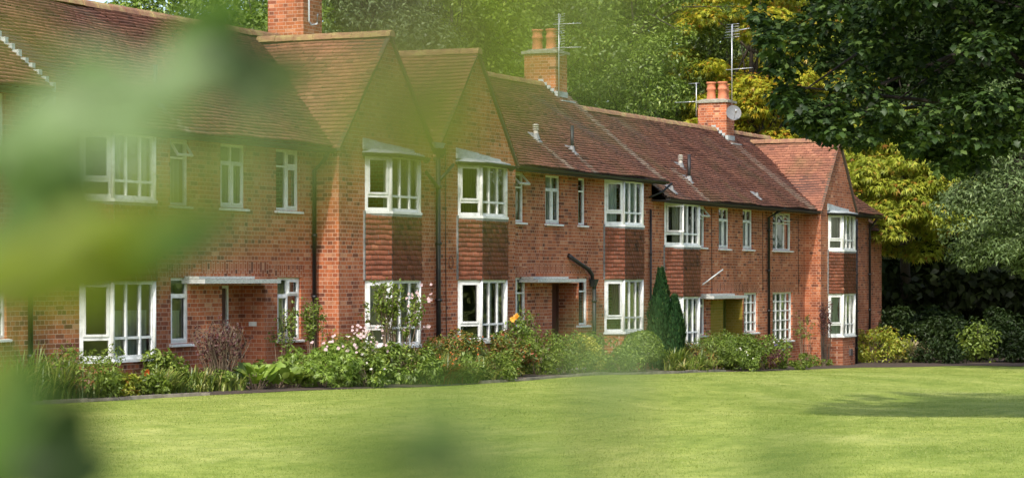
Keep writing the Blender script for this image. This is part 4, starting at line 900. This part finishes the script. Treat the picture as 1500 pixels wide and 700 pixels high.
# ---- planting in the bed
def plant(name, label, X, Y, cat, group=None): return empty(name, (X, Y, G(X, Y)), label, cat, group)
def bushy(name, label, x, Y, w_, h_, kind, n, ls, shape='diamond', asp=.55, cat='shrub', group=None, lump=.22, k=None, flowers=None, dome=False, z0=.02, dep=None, stems=True):
    X = float(on_plane(x, Y)); t = plant(name, label, X, Y, cat, group); g = G(X, Y); k = k or int(14 + w_ * h_ * 22); dp = dep or w_ * .42
    if dome:
        d = rsph(n); d[:, 2] = np.abs(d[:, 2]) * np.where(rng.random(n) < .8, 1, -.25); ph = rng.random(3) * 6
        rr = (1 + .05 * np.sin(d[:, 0] * 7 + ph[0]) * np.sin(d[:, 2] * 6 + ph[1])) * (1 - .12 * rng.random(n) ** 2)
        P = V(X, Y, g + h_ * .42) + d * rr[:, None] * V(w_ / 2, dp, h_ * .58); Nn = unit(d + rsph(n) * .55); T = unit(np.cross(Nn, rsph(n)))
        P[:, 2] = np.maximum(P[:, 2], g + .02)
    else:
        C, rad = crown_clumps((X, Y, g + h_ * .5), (w_ * .42, dp, h_ * .42), k, min(w_, h_) * .17, lump)
        C[:, 2] = np.clip(C[:, 2], g + .06, None); P, Nn, T, idx = cloud(C, rad, n, flat=.9, jit=.6); P[:, 2] = np.maximum(P[:, 2], g + .01)
    L = ls * rng.uniform(.65, 1.35, n); leaves('foliage', P, T, Nn, L, L * asp, shape, LG[kind], t)
    if stems:
        m = MB()
        for _ in range(9): m.tube([(X + random.uniform(-.08, .08), Y + random.uniform(-.06, .06), g - .02), (X + random.uniform(-.3, .3) * w_, Y + random.uniform(-.3, .3) * dp, g + h_ * random.uniform(.5, .9))], [.012, .005], 4, cap=False)
        m.build('stem', TWIG, t)
    if flowers:
        for fk, nf, fs, zlo, zhi, spread in flowers:
            blossoms(t, X, Y, g, w_ * spread, dp * spread, h_, fk, nf, fs, zlo, zhi)
    return t
FLW = {}
def flower_mesh(fk):
    if fk in FLW: return FLW[fk]
    L_ = []
    for q in range(3):
        np_ = 7; ax = np.tile(V(0, 0, 1), (np_, 1)); a = np.arange(np_) * 2 * math.pi / np_ + rng.normal(0, .15, np_); T = unit(np.stack([np.cos(a), np.sin(a), rng.uniform(.15, .7, np_)], 1)); l = rng.uniform(.4, .55, np_)
        o = leaves('flower', np.zeros((np_, 3)), T, unit(ax + rsph(np_) * .15), l, l * .9, 'oval', LG[fk]); L_.append(o.data); bpy.data.objects.remove(o)
    FLW[fk] = L_; return L_
def blossoms(t, X, Y, g, w_, dp, h_, fk, nf, fs, zlo, zhi):
    for _ in range(nf):
        o = bpy.data.objects.new('flower', random.choice(flower_mesh(fk))); col.objects.link(o); o.parent = t
        p = V(X + random.uniform(-.5, .5) * w_, Y - dp * random.uniform(.2, 1.05), g + h_ * random.uniform(zlo, zhi)) - wloc(t); o.location = p
        d = Vector((-.7 + random.gauss(0, .4), -.5 + random.gauss(0, .4), .45 + random.gauss(0, .4))); o.rotation_euler = d.to_track_quat('Z', 'Y').to_euler(); o.scale = [fs * random.uniform(.75, 1.25)] * 3
def strappy(name, label, x, Y, w_, h_, kind, n, wd=.02, dep=None, cat='plant', group=None, arch=.5, flowers=None, tufts=None, kk=None):
    X = float(on_plane(x, Y)); t = plant(name, label, X, Y, cat, group); g = G(X, Y); dp = dep or w_ * .35; nt_ = tufts or max(4, int(w_ * 22)); n = int(n * 1.6)
    cx = X + rng.uniform(-.5, .5, nt_) * w_ * .8; cy = Y + rng.uniform(-.5, .5, nt_) * dp; j = rng.integers(0, nt_, n); az = rng.random(n) * 2 * math.pi; az = np.where(rng.random(n) < .45, rng.normal(-.5, .6, n), az); hl = h_ * rng.uniform(.3, 1.15, n) * (.75 + .4 * np.sin(cx[j] * 5 + cy[j] * 3)); ln = rng.uniform(.15, arch + .35, n)
    B0 = np.stack([cx[j] + rng.normal(0, .06, n), cy[j] + rng.normal(0, .05, n), np.full(n, g)], 1); d = np.stack([np.cos(az), np.sin(az), np.zeros(n)], 1); s_ = np.stack([-np.sin(az), np.cos(az), np.zeros(n)], 1); rows = []
    for tt, ww in ((0, .8), (.3, 1), (.6, .9), (.85, .6), (1, .1)):
        z = hl * (tt - ln * .55 * tt ** 3); o = hl * ln * tt ** 1.8 * 1.1; c = B0 + d * o[:, None] + UP * z[:, None]; hw = s_ * (wd * .5 * ww); rows += [c - hw, c + hw]
    v = np.stack(rows, 1); bulk('foliage', v, 10, [(0, 1, 3, 2), (2, 3, 5, 4), (4, 5, 7, 6), (6, 7, 9, 8)], [LG[kind]], t)
    if flowers:
        for fk, nf, fs, zlo, zhi, spread in flowers: blossoms(t, X, Y, g, w_ * spread, dp * spread, h_, fk, nf, fs, zlo, zhi)
    return t
def twiggy(name, label, x, Y, w_, h_, n, m_=TWIG, leafk=None, nl=0, ls=.04, cat='shrub'):
    X = float(on_plane(x, Y)); t = plant(name, label, X, Y, cat); g = G(X, Y); m = MB(); tips = []
    for _ in range(n):
        az = random.uniform(0, 6.28); sp = random.uniform(.1, 1) * w_ * .5; hh = h_ * random.uniform(.6, 1.05); b = V(X + .12 * math.cos(az), Y + .1 * math.sin(az), g - .02)
        e = V(X + sp * math.cos(az), Y + sp * .7 * math.sin(az), g + hh); mid = b * .5 + e * .5 + V(random.uniform(-.06, .06), random.uniform(-.06, .06), .05); m.tube([b, mid, e], [.011, .007, .003], 4, cap=False)
        for _ in range(4):
            s_ = random.uniform(.4, .95); q = mid * (1 - s_) + e * s_; e2 = q + V(random.uniform(-.14, .14), random.uniform(-.12, .12), random.uniform(.05, .22)); m.tube([q, e2], [.006, .002], 3, cap=False); tips.append((q, e2))
    m.build('stem', m_, t)
    if nl:
        I = rng.integers(0, len(tips), nl); s_ = rng.random(nl)[:, None]; A_ = np.array([tips[i][0] for i in I]); B2 = np.array([tips[i][1] for i in I]); P = A_ * (1 - s_) + B2 * s_ + rng.normal(0, .03, (nl, 3)); Nn = unit(UP * .6 + rsph(nl)); T = unit(rsph(nl)); L = ls * rng.uniform(.6, 1.3, nl); leaves('foliage', P, T, Nn, L, L * .55, 'oval', LG[leafk], t)
    return t
def broadleaf(name, label, x, Y, w_, h_, n, ls, kind='broad', cat='plant', group=None):
    X = float(on_plane(x, Y)); t = plant(name, label, X, Y, cat, group); g = G(X, Y); az = rng.random(n) * 6.28; r_ = rng.random(n) ** .6
    P = np.stack([X + np.cos(az) * r_ * w_ * .35, Y + np.sin(az) * r_ * w_ * .28, g + h_ * rng.uniform(.25, .75, n)], 1); out = np.stack([np.cos(az), np.sin(az), rng.uniform(.3, 1.6, n)], 1); T = unit(out + rsph(n) * .3); Nn = unit(UP * .5 - np.stack([np.cos(az), np.sin(az), np.zeros(n)], 1) * .5 + V(-.3, -.4, 0) + rsph(n) * .25)
    L = ls * rng.uniform(.7, 1.2, n); leaves('foliage', P, T, Nn, L, L * .85, 'oval', LG[kind], t); m = MB()
    for p in P[::2]: m.tube([(X + (p[0]-X)*.3, Y + (p[1]-Y)*.3, g - .01), tuple(p)], [.01, .007], 4, cap=False)
    m.build('stem', TWIG, t); return t

# left part of the bed
strappy('perennial_clump', 'tall feathery green clump at the far left of the bed', 45, -.95, 1.9, .80, 'iris', 900, .022, cat='plant', arch=.6)
bushy('leafy_perennial', 'bushy green plant below the left bay window, half hidden by blur', 105, -1.0, 1.7, .85, 'fresh', 3200, .085, asp=.28, cat='plant')
strappy('perennial_clump', 'low green strap clump left of the orange flower', 150, -1.15, 1.0, .45, 'iris', 420, .022)
strappy('montbretia_clump', 'yellowing strap leaves with one orange flower below the left bay', 205, -1.2, 1.3, .42, 'iris', 520, .024, arch=.75, flowers=[('orange', 3, .10, .7, 1.0, .4)])
bushy('leafy_shrub', 'small dark leafy shrub below the narrow window', 246, -.85, .75, .75, 'fresh', 1300, .08, 'oval', .5)
strappy('iris_clump', 'upright iris blades in front of the narrow window shrub', 238, -1.25, 1.0, .45, 'iris', 420, .03, arch=.35)
strappy('iris_clump', 'yellow-tipped iris blades just left of the twiggy brown shrub', 285, -1.3, .75, .48, 'iris', 330, .03, arch=.3, flowers=[])
twiggy('twiggy_shrub', 'bare reddish-brown twiggy shrub before the brown front door', 322, -1.15, 1.25, 1.02, 95, TWIG, 'purple', 1300, .05)
strappy('iris_clump', 'small iris tuft at the foot of the twiggy brown shrub', 336, -1.55, .55, .34, 'iris', 200, .028, arch=.35)
broadleaf('bergenia', 'large glossy pale green rosette right of the twiggy shrub', 375, -1.6, .75, .42, 42, .25)
broadleaf('bergenia', 'low broad-leaved plant with pink buds left of the anemones', 405, -1.65, .85, .36, 50, .22)
broadleaf('bergenia', 'small round-leaved plant at the left foot of the anemones', 430, -1.8, .6, .3, 34, .19, 'fresh')
twiggy('wall_climber', 'thin climbing stems on the brick below the kitchen window', 418, -.35, .7, 1.25, 12, TWIG, 'mid', 420, .06, 'plant')
twiggy('wall_climber', 'thin leafy stems beside the black downpipe left of the first gable', 460, -.5, .7, 1.45, 12, TWIG, 'fresh', 600, .065, 'plant')
bushy('anemone_plant', 'bright green anemone clump at the lawn edge, pink flowers above', 472, -1.85, 1.6, .72, 'broad', 3000, .10, 'palm', .9, 'flowering plant', flowers=[('pink', 22, .065, .75, 1.3, .8)])
bushy('anemone_plant', 'dense pink and white flowering anemone left of the rose', 515, -1.55, 1.35, .98, 'fresh', 3300, .085, 'palm', .8, 'flowering plant', flowers=[('pink', 46, .055, .62, 1.12, .9), ('white', 18, .05, .6, 1.1, .9)])
bushy('leafy_shrub', 'dark green low plant below the anemones with small white flowers', 540, -2.35, 1.2, .55, 'mid', 2200, .075, 'oval', .5, flowers=[('white', 4, .05, .3, .9, .9)])
twiggy('rose_bush', 'tall arching rose bush with pale pink roses before the first gable bay', 578, -1.55, 1.75, 1.80, 34, TWIG, 'fresh', 1500, .07, 'rose bush')
tR = bpy.data.objects['rose_bush']; Xr = float(on_plane(588, -1.55)); blossoms(tR, Xr, -1.5, G(Xr, -1.5), 1.25, .5, 1.8, 'pink', 28, .08, .55, 1.03)
bushy('leafy_perennial', 'mixed green perennial under the pink rose', 590, -2.1, 1.5, .80, 'mid', 3000, .09, 'diamond', .35, 'plant')
bushy('leafy_hedge_plant', 'bushy green and rust plant just right of the pink rose', 622, -1.85, 1.5, .92, 'redgreen', 3600, .07, 'diamond', .3, 'shrub')
bushy('leafy_hedge_plant', 'low dark green plant at the lawn edge below the rose and downpipe', 655, -2.35, 1.5, .62, 'mid', 2600, .08, 'diamond', .3, 'shrub')
strappy('montbretia_clump', 'bronze-tinted strap clump with red-orange flowers right of the rose', 640, -2.4, 1.5, .60, 'redgreen', 700, .026, arch=.9, flowers=[('orange', 16, .045, .6, 1.0, .9)])
bushy('leafy_hedge_plant', 'russet-topped hedge plant below the downpipe between the gables', 672, -1.9, 1.6, .98, 'redgreen', 4200, .075, 'oval', .4, 'shrub', flowers=[('orange', 8, .04, .5, .95, .9)])
strappy('montbretia_clump', 'yellow-green strap clump at the lawn edge under the second gable bay', 700, -2.6, 1.4, .55, 'iris', 500, .028, arch=1.0)
bushy('leafy_hedge_plant', 'fresh green bushy plant at the lawn edge below the amber rose', 722, -2.5, 1.6, .6, 'fresh', 3000, .08, 'diamond', .3, 'shrub')
bushy('leafy_hedge_plant', 'green and russet hedge plant below the second gable bay', 728, -1.9, 1.5, .88, 'redgreen', 3600, .075, 'oval', .45, 'shrub')
bushy('rose_bush', 'dark leafy rose with two amber roses right of the second gable bay', 752, -1.35, .95, 1.30, 'mid', 1500, .075, 'oval', .55, 'rose bush', flowers=[('amber', 4, .14, .80, .95, .35)])
twiggy('leafy_perennial', 'tall yellow-budded stems behind the amber rose', 770, -1.2, .8, 1.35, 14, TWIG, 'fresh', 500, .06, 'plant')
bushy('leafy_hedge_plant', 'feathery green hedge plant left of the middle doorway', 785, -2.0, 1.6, .86, 'fresh', 4200, .075, 'diamond', .28, 'shrub')
bushy('leafy_hedge_plant', 'feathery green hedge plant under the middle door canopy', 822, -1.9, 1.7, .92, 'box', 4600, .07, 'diamond', .28, 'shrub')
bushy('variegated_shrub', 'bright yellow variegated shrub below the bent black pipe', 851, -1.9, 1.0, .86, 'yellow', 4200, .06, 'oval', .5, 'shrub')
bushy('leafy_shrub', 'tall thin yellow-green plant behind the variegated shrub', 863, -1.0, .7, 1.05, 'fresh', 1000, .06, 'oval', .5)
bushy('leafy_shrub', 'dull green shrub left of the clipped round bush', 897, -1.7, 1.7, .80, 'mid', 3600, .06, 'oval', .5)
bushy('round_bush', 'clipped round golden-green bush below the middle bay', 941, -1.9, 1.2, .98, 'box', 5600, .055, 'oval', .5, 'bush', dome=True)
# conifer
Xc = float(on_plane(968, -1.0)); t = plant('conifer', 'dark columnar conifer between the two middle bays', Xc, -1.0, 'conifer'); g0_ = G(Xc, -1.0)
n = 15000; tt = rng.random(n) ** .8; prof = np.interp(tt, [0, .12, .35, .6, .8, 1], [.20, .28, .28, .24, .13, .015]); az = rng.random(n) * 6.28; lobes = 1 + .24 * np.sin(az * 3 + tt * 7) * np.sin(tt * 13 + az * 2) + .12 * np.sin(az * 7 + tt * 31); rr = prof * lobes * (1 - .35 * rng.random(n) ** 2)
P = np.stack([Xc + np.cos(az) * rr, -1.0 + np.sin(az) * rr, g0_ + .03 + tt * 2.42], 1); out = np.stack([np.cos(az), np.sin(az), np.zeros(n)], 1); T = unit(UP * 1.3 + out * .7 + rsph(n) * .35); Nn = unit(out + rsph(n) * .5); sec = rng.random(n) < .42; P[sec] = V(Xc + .10, -1.32, g0_ + .02) + (P[sec] - V(Xc, -1.0, g0_)) * V(.85, .85, .72); L = .11 * rng.uniform(.6, 1.4, n); leaves('foliage', P, T, Nn, L, L * .3, 'diamond', LG['conifer'], t)
m = MB(); m.tube([(Xc, -1, g0_ - .1), (Xc, -1, g0_ + 2.3)], [.06, .015], 7); m.build('trunk', BARK, t)
# right part
bushy('leafy_perennial', 'yellow-green leafy plant among the strap leaves below the left bay', 180, -1.25, 1.0, .42, 'lime', 1300, .07, 'diamond', .4, 'plant')
bushy('leafy_perennial', 'low mid green leafy plant left of the iris blades', 222, -1.45, .9, .36, 'fresh', 1100, .08, 'oval', .5, 'plant')
bushy('leafy_perennial', 'low dark green plant between the irises and the twiggy shrub', 300, -1.1, 1.0, .45, 'mid', 1200, .07, 'oval', .5, 'plant')
bushy('leafy_perennial', 'loose green plant against the wall behind the pale broad leaves', 392, -.9, 1.3, .5, 'mid', 1500, .07, 'oval', .45, 'plant')
strappy('daylily_clump', 'arching pale green strap clump at the lawn edge right of the conifer', 1015, -2.0, 1.7, .50, 'iris', 620, .035, arch=.9)
strappy('iris_clump', 'upright yellow-green blades just right of the conifer', 990, -1.5, 1.0, .66, 'iris', 260, .03, arch=.5)
bushy('leafy_perennial', 'small rusty-headed plant below the second middle bay', 1016, -1.3, 1.3, .72, 'redgreen', 2200, .06, 'oval', .45, 'plant')
bushy('broom_shrub', 'dark feathery shrub left of the olive doorway', 1046, -1.3, 1.7, .96, 'mid', 4600, .08, 'diamond', .22, 'shrub')
bushy('broom_shrub', 'big green shrub with yellowish tips in front of the olive doorway', 1080, -1.4, 1.7, 1.08, 'box', 5600, .075, 'oval', .42, 'shrub')
bushy('leafy_shrub', 'silver-speckled low shrub in front of the olive doorway shrub', 1078, -1.75, 1.4, .62, 'mid', 2400, .06, 'oval', .5, flowers=[('white', 14, .045, .2, 1.0, .9)])
bushy('purple_shrub', 'reddish-purple shrub between doorway shrub and yellow plant', 1108, -1.35, 1.5, .78, 'purple', 2600, .06, 'oval', .5)
bushy('variegated_shrub', 'small bright yellow plant at the lawn edge', 1117, -1.5, .9, .50, 'yellow', 1500, .06, 'oval', .5)
bushy('leafy_shrub', 'upright green shrub with violet flowers beside the far black downpipe', 1128, -1.0, 1.4, .98, 'fresh', 3000, .065, 'oval', .5, flowers=[('violet', 16, .06, .5, .8, .8)])
bushy('leafy_shrub', 'low spreading green shrub under the gridded window', 1148, -1.1, 2.0, .34, 'fresh', 2600, .06, 'oval', .5)
twiggy('wall_climber', 'bare climbing stems with a green tuft left of the far wing', 1180, -.35, .8, 1.45, 9, TWIG, 'mid', 240, .06, 'plant')
bushy('leafy_shrub', 'small green tuft at the foot of the far wing climber', 1184, -.6, .7, .42, 'fresh', 500, .06, 'oval', .5)
twiggy('wall_climber', 'dark dead climber on the corner of the far wing', 1209, -.75, .7, 1.9, 16, BARK, 'purple', 500, .06, 'plant')
bushy('leafy_shrub', 'tiny green tuft at the base of the far bay', 1206, -.95, .7, .25, 'fresh', 420, .05, 'oval', .5)
bushy('leafy_shrub', 'yellow-green leafy shrub at the far right corner of the terrace', 1281, -.6, 2.5, 1.15, 'lime', 4200, .085, 'oval', .6)
strappy('pampas_grass', 'straw-coloured grass tuft with green centre, right of the terrace', 1327, -1.6, 1.9, .72, 'straw', 1100, .03, arch=.9, tufts=4)
strappy('grass_tuft', 'green upright blades rising from the straw-coloured tuft', 1325, -1.55, .6, 1.0, 'iris', 90, .03, arch=.25, tufts=2)
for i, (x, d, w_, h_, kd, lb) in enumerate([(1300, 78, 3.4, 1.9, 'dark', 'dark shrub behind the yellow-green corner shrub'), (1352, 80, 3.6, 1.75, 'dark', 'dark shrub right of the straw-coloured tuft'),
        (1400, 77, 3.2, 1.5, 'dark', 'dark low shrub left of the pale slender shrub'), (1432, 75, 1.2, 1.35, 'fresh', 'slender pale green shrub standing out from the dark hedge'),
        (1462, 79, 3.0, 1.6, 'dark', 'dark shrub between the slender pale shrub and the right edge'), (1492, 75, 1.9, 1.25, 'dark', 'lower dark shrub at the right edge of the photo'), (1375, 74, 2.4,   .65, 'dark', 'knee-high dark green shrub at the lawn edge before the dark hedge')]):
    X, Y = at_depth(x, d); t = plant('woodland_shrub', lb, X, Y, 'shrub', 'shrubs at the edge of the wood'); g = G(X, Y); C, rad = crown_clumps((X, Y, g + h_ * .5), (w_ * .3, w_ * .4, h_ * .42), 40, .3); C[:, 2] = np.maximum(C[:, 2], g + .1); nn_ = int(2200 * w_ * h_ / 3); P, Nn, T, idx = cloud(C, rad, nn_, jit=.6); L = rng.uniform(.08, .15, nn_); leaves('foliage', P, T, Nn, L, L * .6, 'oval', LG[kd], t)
    m = MB(); [m.tube([(X, Y, g - .05), tuple(C[q])], [.03, .01], 5, cap=False) for q in range(0, len(C), 6)]; m.build('stem', BARK, t)

# ---- grass blades over the lawn
n = 620000; dd = 20 + 56 * rng.random(n) ** 1.3; fx = rng.uniform(-790, 790, n); P = CAM + FWD * dd[:, None] + RGT * (fx / FPX * dd)[:, None]
e = np.interp(P[:, 0], ex, ey); ok = (P[:, 1] < e - .02) & (P[:, 0] < 80) & (rng.random(n) < .65 + .35 * np.sin(P[:, 0] * 1.3 + 2 * np.sin(P[:, 1] * .7)) * np.sin(P[:, 1] * 2.1)); P = P[ok]; dd = dd[ok]; P[:, 2] = gz(P[:, 0], P[:, 1]); n = len(P)
az = rng.random(n) * 6.28; d = np.stack([np.cos(az), np.sin(az), np.zeros(n)], 1); hh = (.007 + .009 * rng.random(n)); ww = .0016 + .00005 * dd; s_ = np.stack([-d[:, 1], d[:, 0], d[:, 2]], 1) * ww[:, None]; tip = P + d * (hh * .8)[:, None] + UP * hh[:, None]
v = np.stack([P - s_, P + s_, tip + s_ * .3, tip - s_ * .3], 1)
GR = leaf_mat('grass_blade', [(0, (.17, .235, .035)), (.5, (.265, .33, .065)), (.85, (.365, .40, .115)), (1, (.44, .43, .19))], .35, .1)
tag(bulk('grass', v, 4, [(0, 1, 2, 3)], [GR]), 'short mown grass blades covering the lawn', 'grass', kind='stuff')

# ---- leafy twigs close to the camera, out of focus
NEAR = {
 'sage': leaf_mat('near_leaf_sage', [(0, (.12, .19, .068)), (1, (.17, .25, .10))], .25, .1),
 'lime': leaf_mat('near_leaf_lime', [(0, (.11, .15, .010)), (1, (.16, .20, .016))], .35, .05),
 'green': leaf_mat('near_leaf_green', [(0, (.05, .10, .016)), (1, (.08, .145, .026))], .3, .05),
 'dark': leaf_mat('near_leaf_dark', [(0, (.012, .025, .007)), (1, (.02, .038, .01))], .15, .03),
}
def near_pt(x, y, d): return CAM + FWD * d + RGT * ((x - 750) / FPX * d) + UP * ((405 - y) / FPX * d)
def leaf_part(t, P0, tip, wd, kind, roll):
    ax = tip - P0; L = np.linalg.norm(ax); T = ax / L; B = unit(np.cross(FWD, T)[None])[0]; Nn = np.cross(T, B); B = B * math.cos(roll) + Nn * math.sin(roll); Nn = np.cross(T, B); m = MB(); cs = []
    for k in range(9):
        u = k / 8; hw = wd * .5 * math.sin(math.pi * u ** .8) ** .8 * (1 if k not in (0, 8) else .02); c = P0 + ax * u + Nn * (.10 * L * math.sin(u * 2.5)); cs.append((c - B * hw + Nn * hw * .25, c, c + B * hw + Nn * hw * .25))
    for a, b in zip(cs[:-1], cs[1:]): m.quad([a[0], a[1], b[1], b[0]], smooth=True); m.quad([a[1], a[2], b[2], b[1]], smooth=True)
    return m.build('leaf', NEAR[kind], t)
def near_branch(label, root, path, lv):
    """path: twig points (x, y, d); lv: leaves (x, y, length px, width px, angle deg, d, kind)"""
    rp = near_pt(*root); t = empty('leafy_branch', rp, label, 'branch', 'blurred leafy branches close to the camera'); pts = [near_pt(*p) for p in path]; m = MB(); m.tube([rp] + pts, [.004] + [.0016] * (len(pts) - 1) + [.0008], 6)
    allp = []
    for a, b in zip([rp] + pts[:-1], pts): allp += [a * (1 - q) + b * q for q in np.linspace(0, 1, 12)]
    allp = np.array(allp)
    for (x, y, l, w_, an, d, kd) in lv:
        c = near_pt(x, y, d); k = d / FPX; dr = RGT * math.cos(R(an)) + UP * math.sin(R(an)) + FWD * random.uniform(-.3, .3); P0 = c - dr * l * k / 2; P1 = c + dr * l * k / 2
        q = allp[np.argmin(((allp - P0) ** 2).sum(1))]; m.tube([q, (q + P0) / 2 + UP * .003, P0], .0006, 4); leaf_part(t, P0, P1, w_ * k, kd, random.uniform(-.35, .35))
    m.build('twig', BARK, t); return t
near_branch('blurred branch of pale and dark leaves across the upper left corner', (-330, 330, 1.05), [(-60, 260, 1.0), (120, 200, .98), (260, 120, .98), (390, 60, 1.0)],
    [(115, 170, 210, 110, 25, .85, 'sage'), (240, 130, 210, 100, 35, .80, 'sage'), (190, 215, 150, 60, -20, .62, 'sage'), (300, 60, 190, 110, 55, .98, 'green'), (350, 95, 170, 90, -40, .9, 'dark'), (60, 260, 220, 120, -40, .98, 'green'), (95, 290, 210, 110, -75, 1.02, 'dark'),
     (35, 190, 170, 90, 60, .9, 'green'), (395, 100, 130, 65, 10, .95, 'dark'), (160, 110, 170, 80, -15, .8, 'sage'), (20, 60, 130, 50, 70, .5, 'lime'), (330, 190, 110, 45, -60, .5, 'sage'), (400, 120, 110, 45, -20, .55, 'dark'), (50, 200, 190, 120, 80, 1.0, 'dark')])
near_branch('blurred branch of yellow-green leaves over the left bay windows', (-330, 520, .95), [(-50, 470, .92), (90, 420, .9), (220, 360, .9), (300, 330, .9)],
    [(55, 400, 220, 130, 20, .92, 'lime'), (170, 385, 220, 100, 10, .9, 'lime'), (200, 345, 180, 80, 20, .88, 'lime'), (275, 345, 160, 80, 15, .85, 'green'), (20, 340, 190, 120, 70, .95, 'green'), (60, 330, 180, 100, -70, .98, 'dark'), (100, 440, 150, 50, -25, .7, 'lime'), (270, 290, 110, 38, 30, .5, 'lime'), (340, 300, 120, 50, 30, .42, 'sage'), (300, 250, 150, 45, 20, .36, 'lime'), (420, 270, 140, 40, 10, .34, 'lime'), (120, 340, 190, 80, 30, .8, 'lime'), (220, 300, 150, 55, 40, .5, 'lime')])
near_branch('blurred sprig of green and dark leaves in the bottom left corner', (-260, 880, 1.0), [(-60, 740, .98), (40, 660, .96), (100, 600, .96)],
    [(0, 600, 210, 130, 70, .95, 'green'), (20, 670, 210, 130, 30, .9, 'green'), (85, 650, 200, 110, 70, .8, 'dark'), (95, 690, 180, 110, 10, .8, 'dark'), (-30, 530, 120, 50, 80, .6, 'lime'), (30, 560, 110, 40, 60, .6, 'green')])
near_branch('very blurred twig hanging across the two front gables', (520, -420, .34), [(560, -200, .33), (600, 0, .32), (640, 160, .31), (650, 230, .31)],
    [(615, 205, 260, 100, -60, .36, 'lime'), (530, 150, 230, 80, -40, .34, 'lime'), (700, 165, 200, 70, 60, .33, 'lime'), (430, 200, 190, 65, 30, .33, 'sage'), (640, 60, 180, 55, 20, .32, 'lime'), (560, 260, 140, 45, 10, .34, 'lime'), (500, 80, 160, 45, 60, .31, 'lime'), (590, 230, 220, 70, 20, .34, 'lime'), (700, 210, 160, 50, -50, .33, 'lime'), (610, 120, 170, 50, 80, .32, 'lime')])
near_branch('very blurred twig hanging in front of the middle chimney', (900, -420, .32), [(880, -220, .32), (830, -60, .30), (780, 60, .30)],
    [(740, 40, 210, 90, 20, .29, 'lime'), (830, 70, 220, 90, -50, .29, 'sage'), (880, 10, 180, 70, 60, .28, 'lime'), (690, 90, 160, 50, 0, .28, 'lime')])
near_branch('blurred shoot rising from the bottom edge with dull green leaves', (700, 1150, .4), [(680, 900, .4), (700, 760, .4), (640, 640, .4)],
    [(610, 650, 200, 110, 40, .48, 'green'), (680, 625, 150, 90, 80, .48, 'green'), (530, 690, 190, 100, 10, .46, 'green'), (770, 685, 160, 80, 50, .44, 'green'), (850, 620, 120, 50, 20, .42, 'green'), (650, 700, 150, 90, 0, .48, 'dark')])
near_branch('blurred leafy tip in front of the dull shrub beside the round bush', (960, 1150, .42), [(930, 850, .42), (900, 620, .42), (885, 520, .42)], [(893, 525, 130, 75, 80, .50, 'sage'), (905, 600, 90, 35, 60, .42, 'green')])
near_branch('blurred leafy tip at the bottom edge right of the middle', (1200, 1150, .4), [(1190, 850, .4), (1165, 700, .4)], [(1160, 665, 150, 80, 80, .46, 'green'), (1130, 700, 130, 60, 20, .44, 'green')])
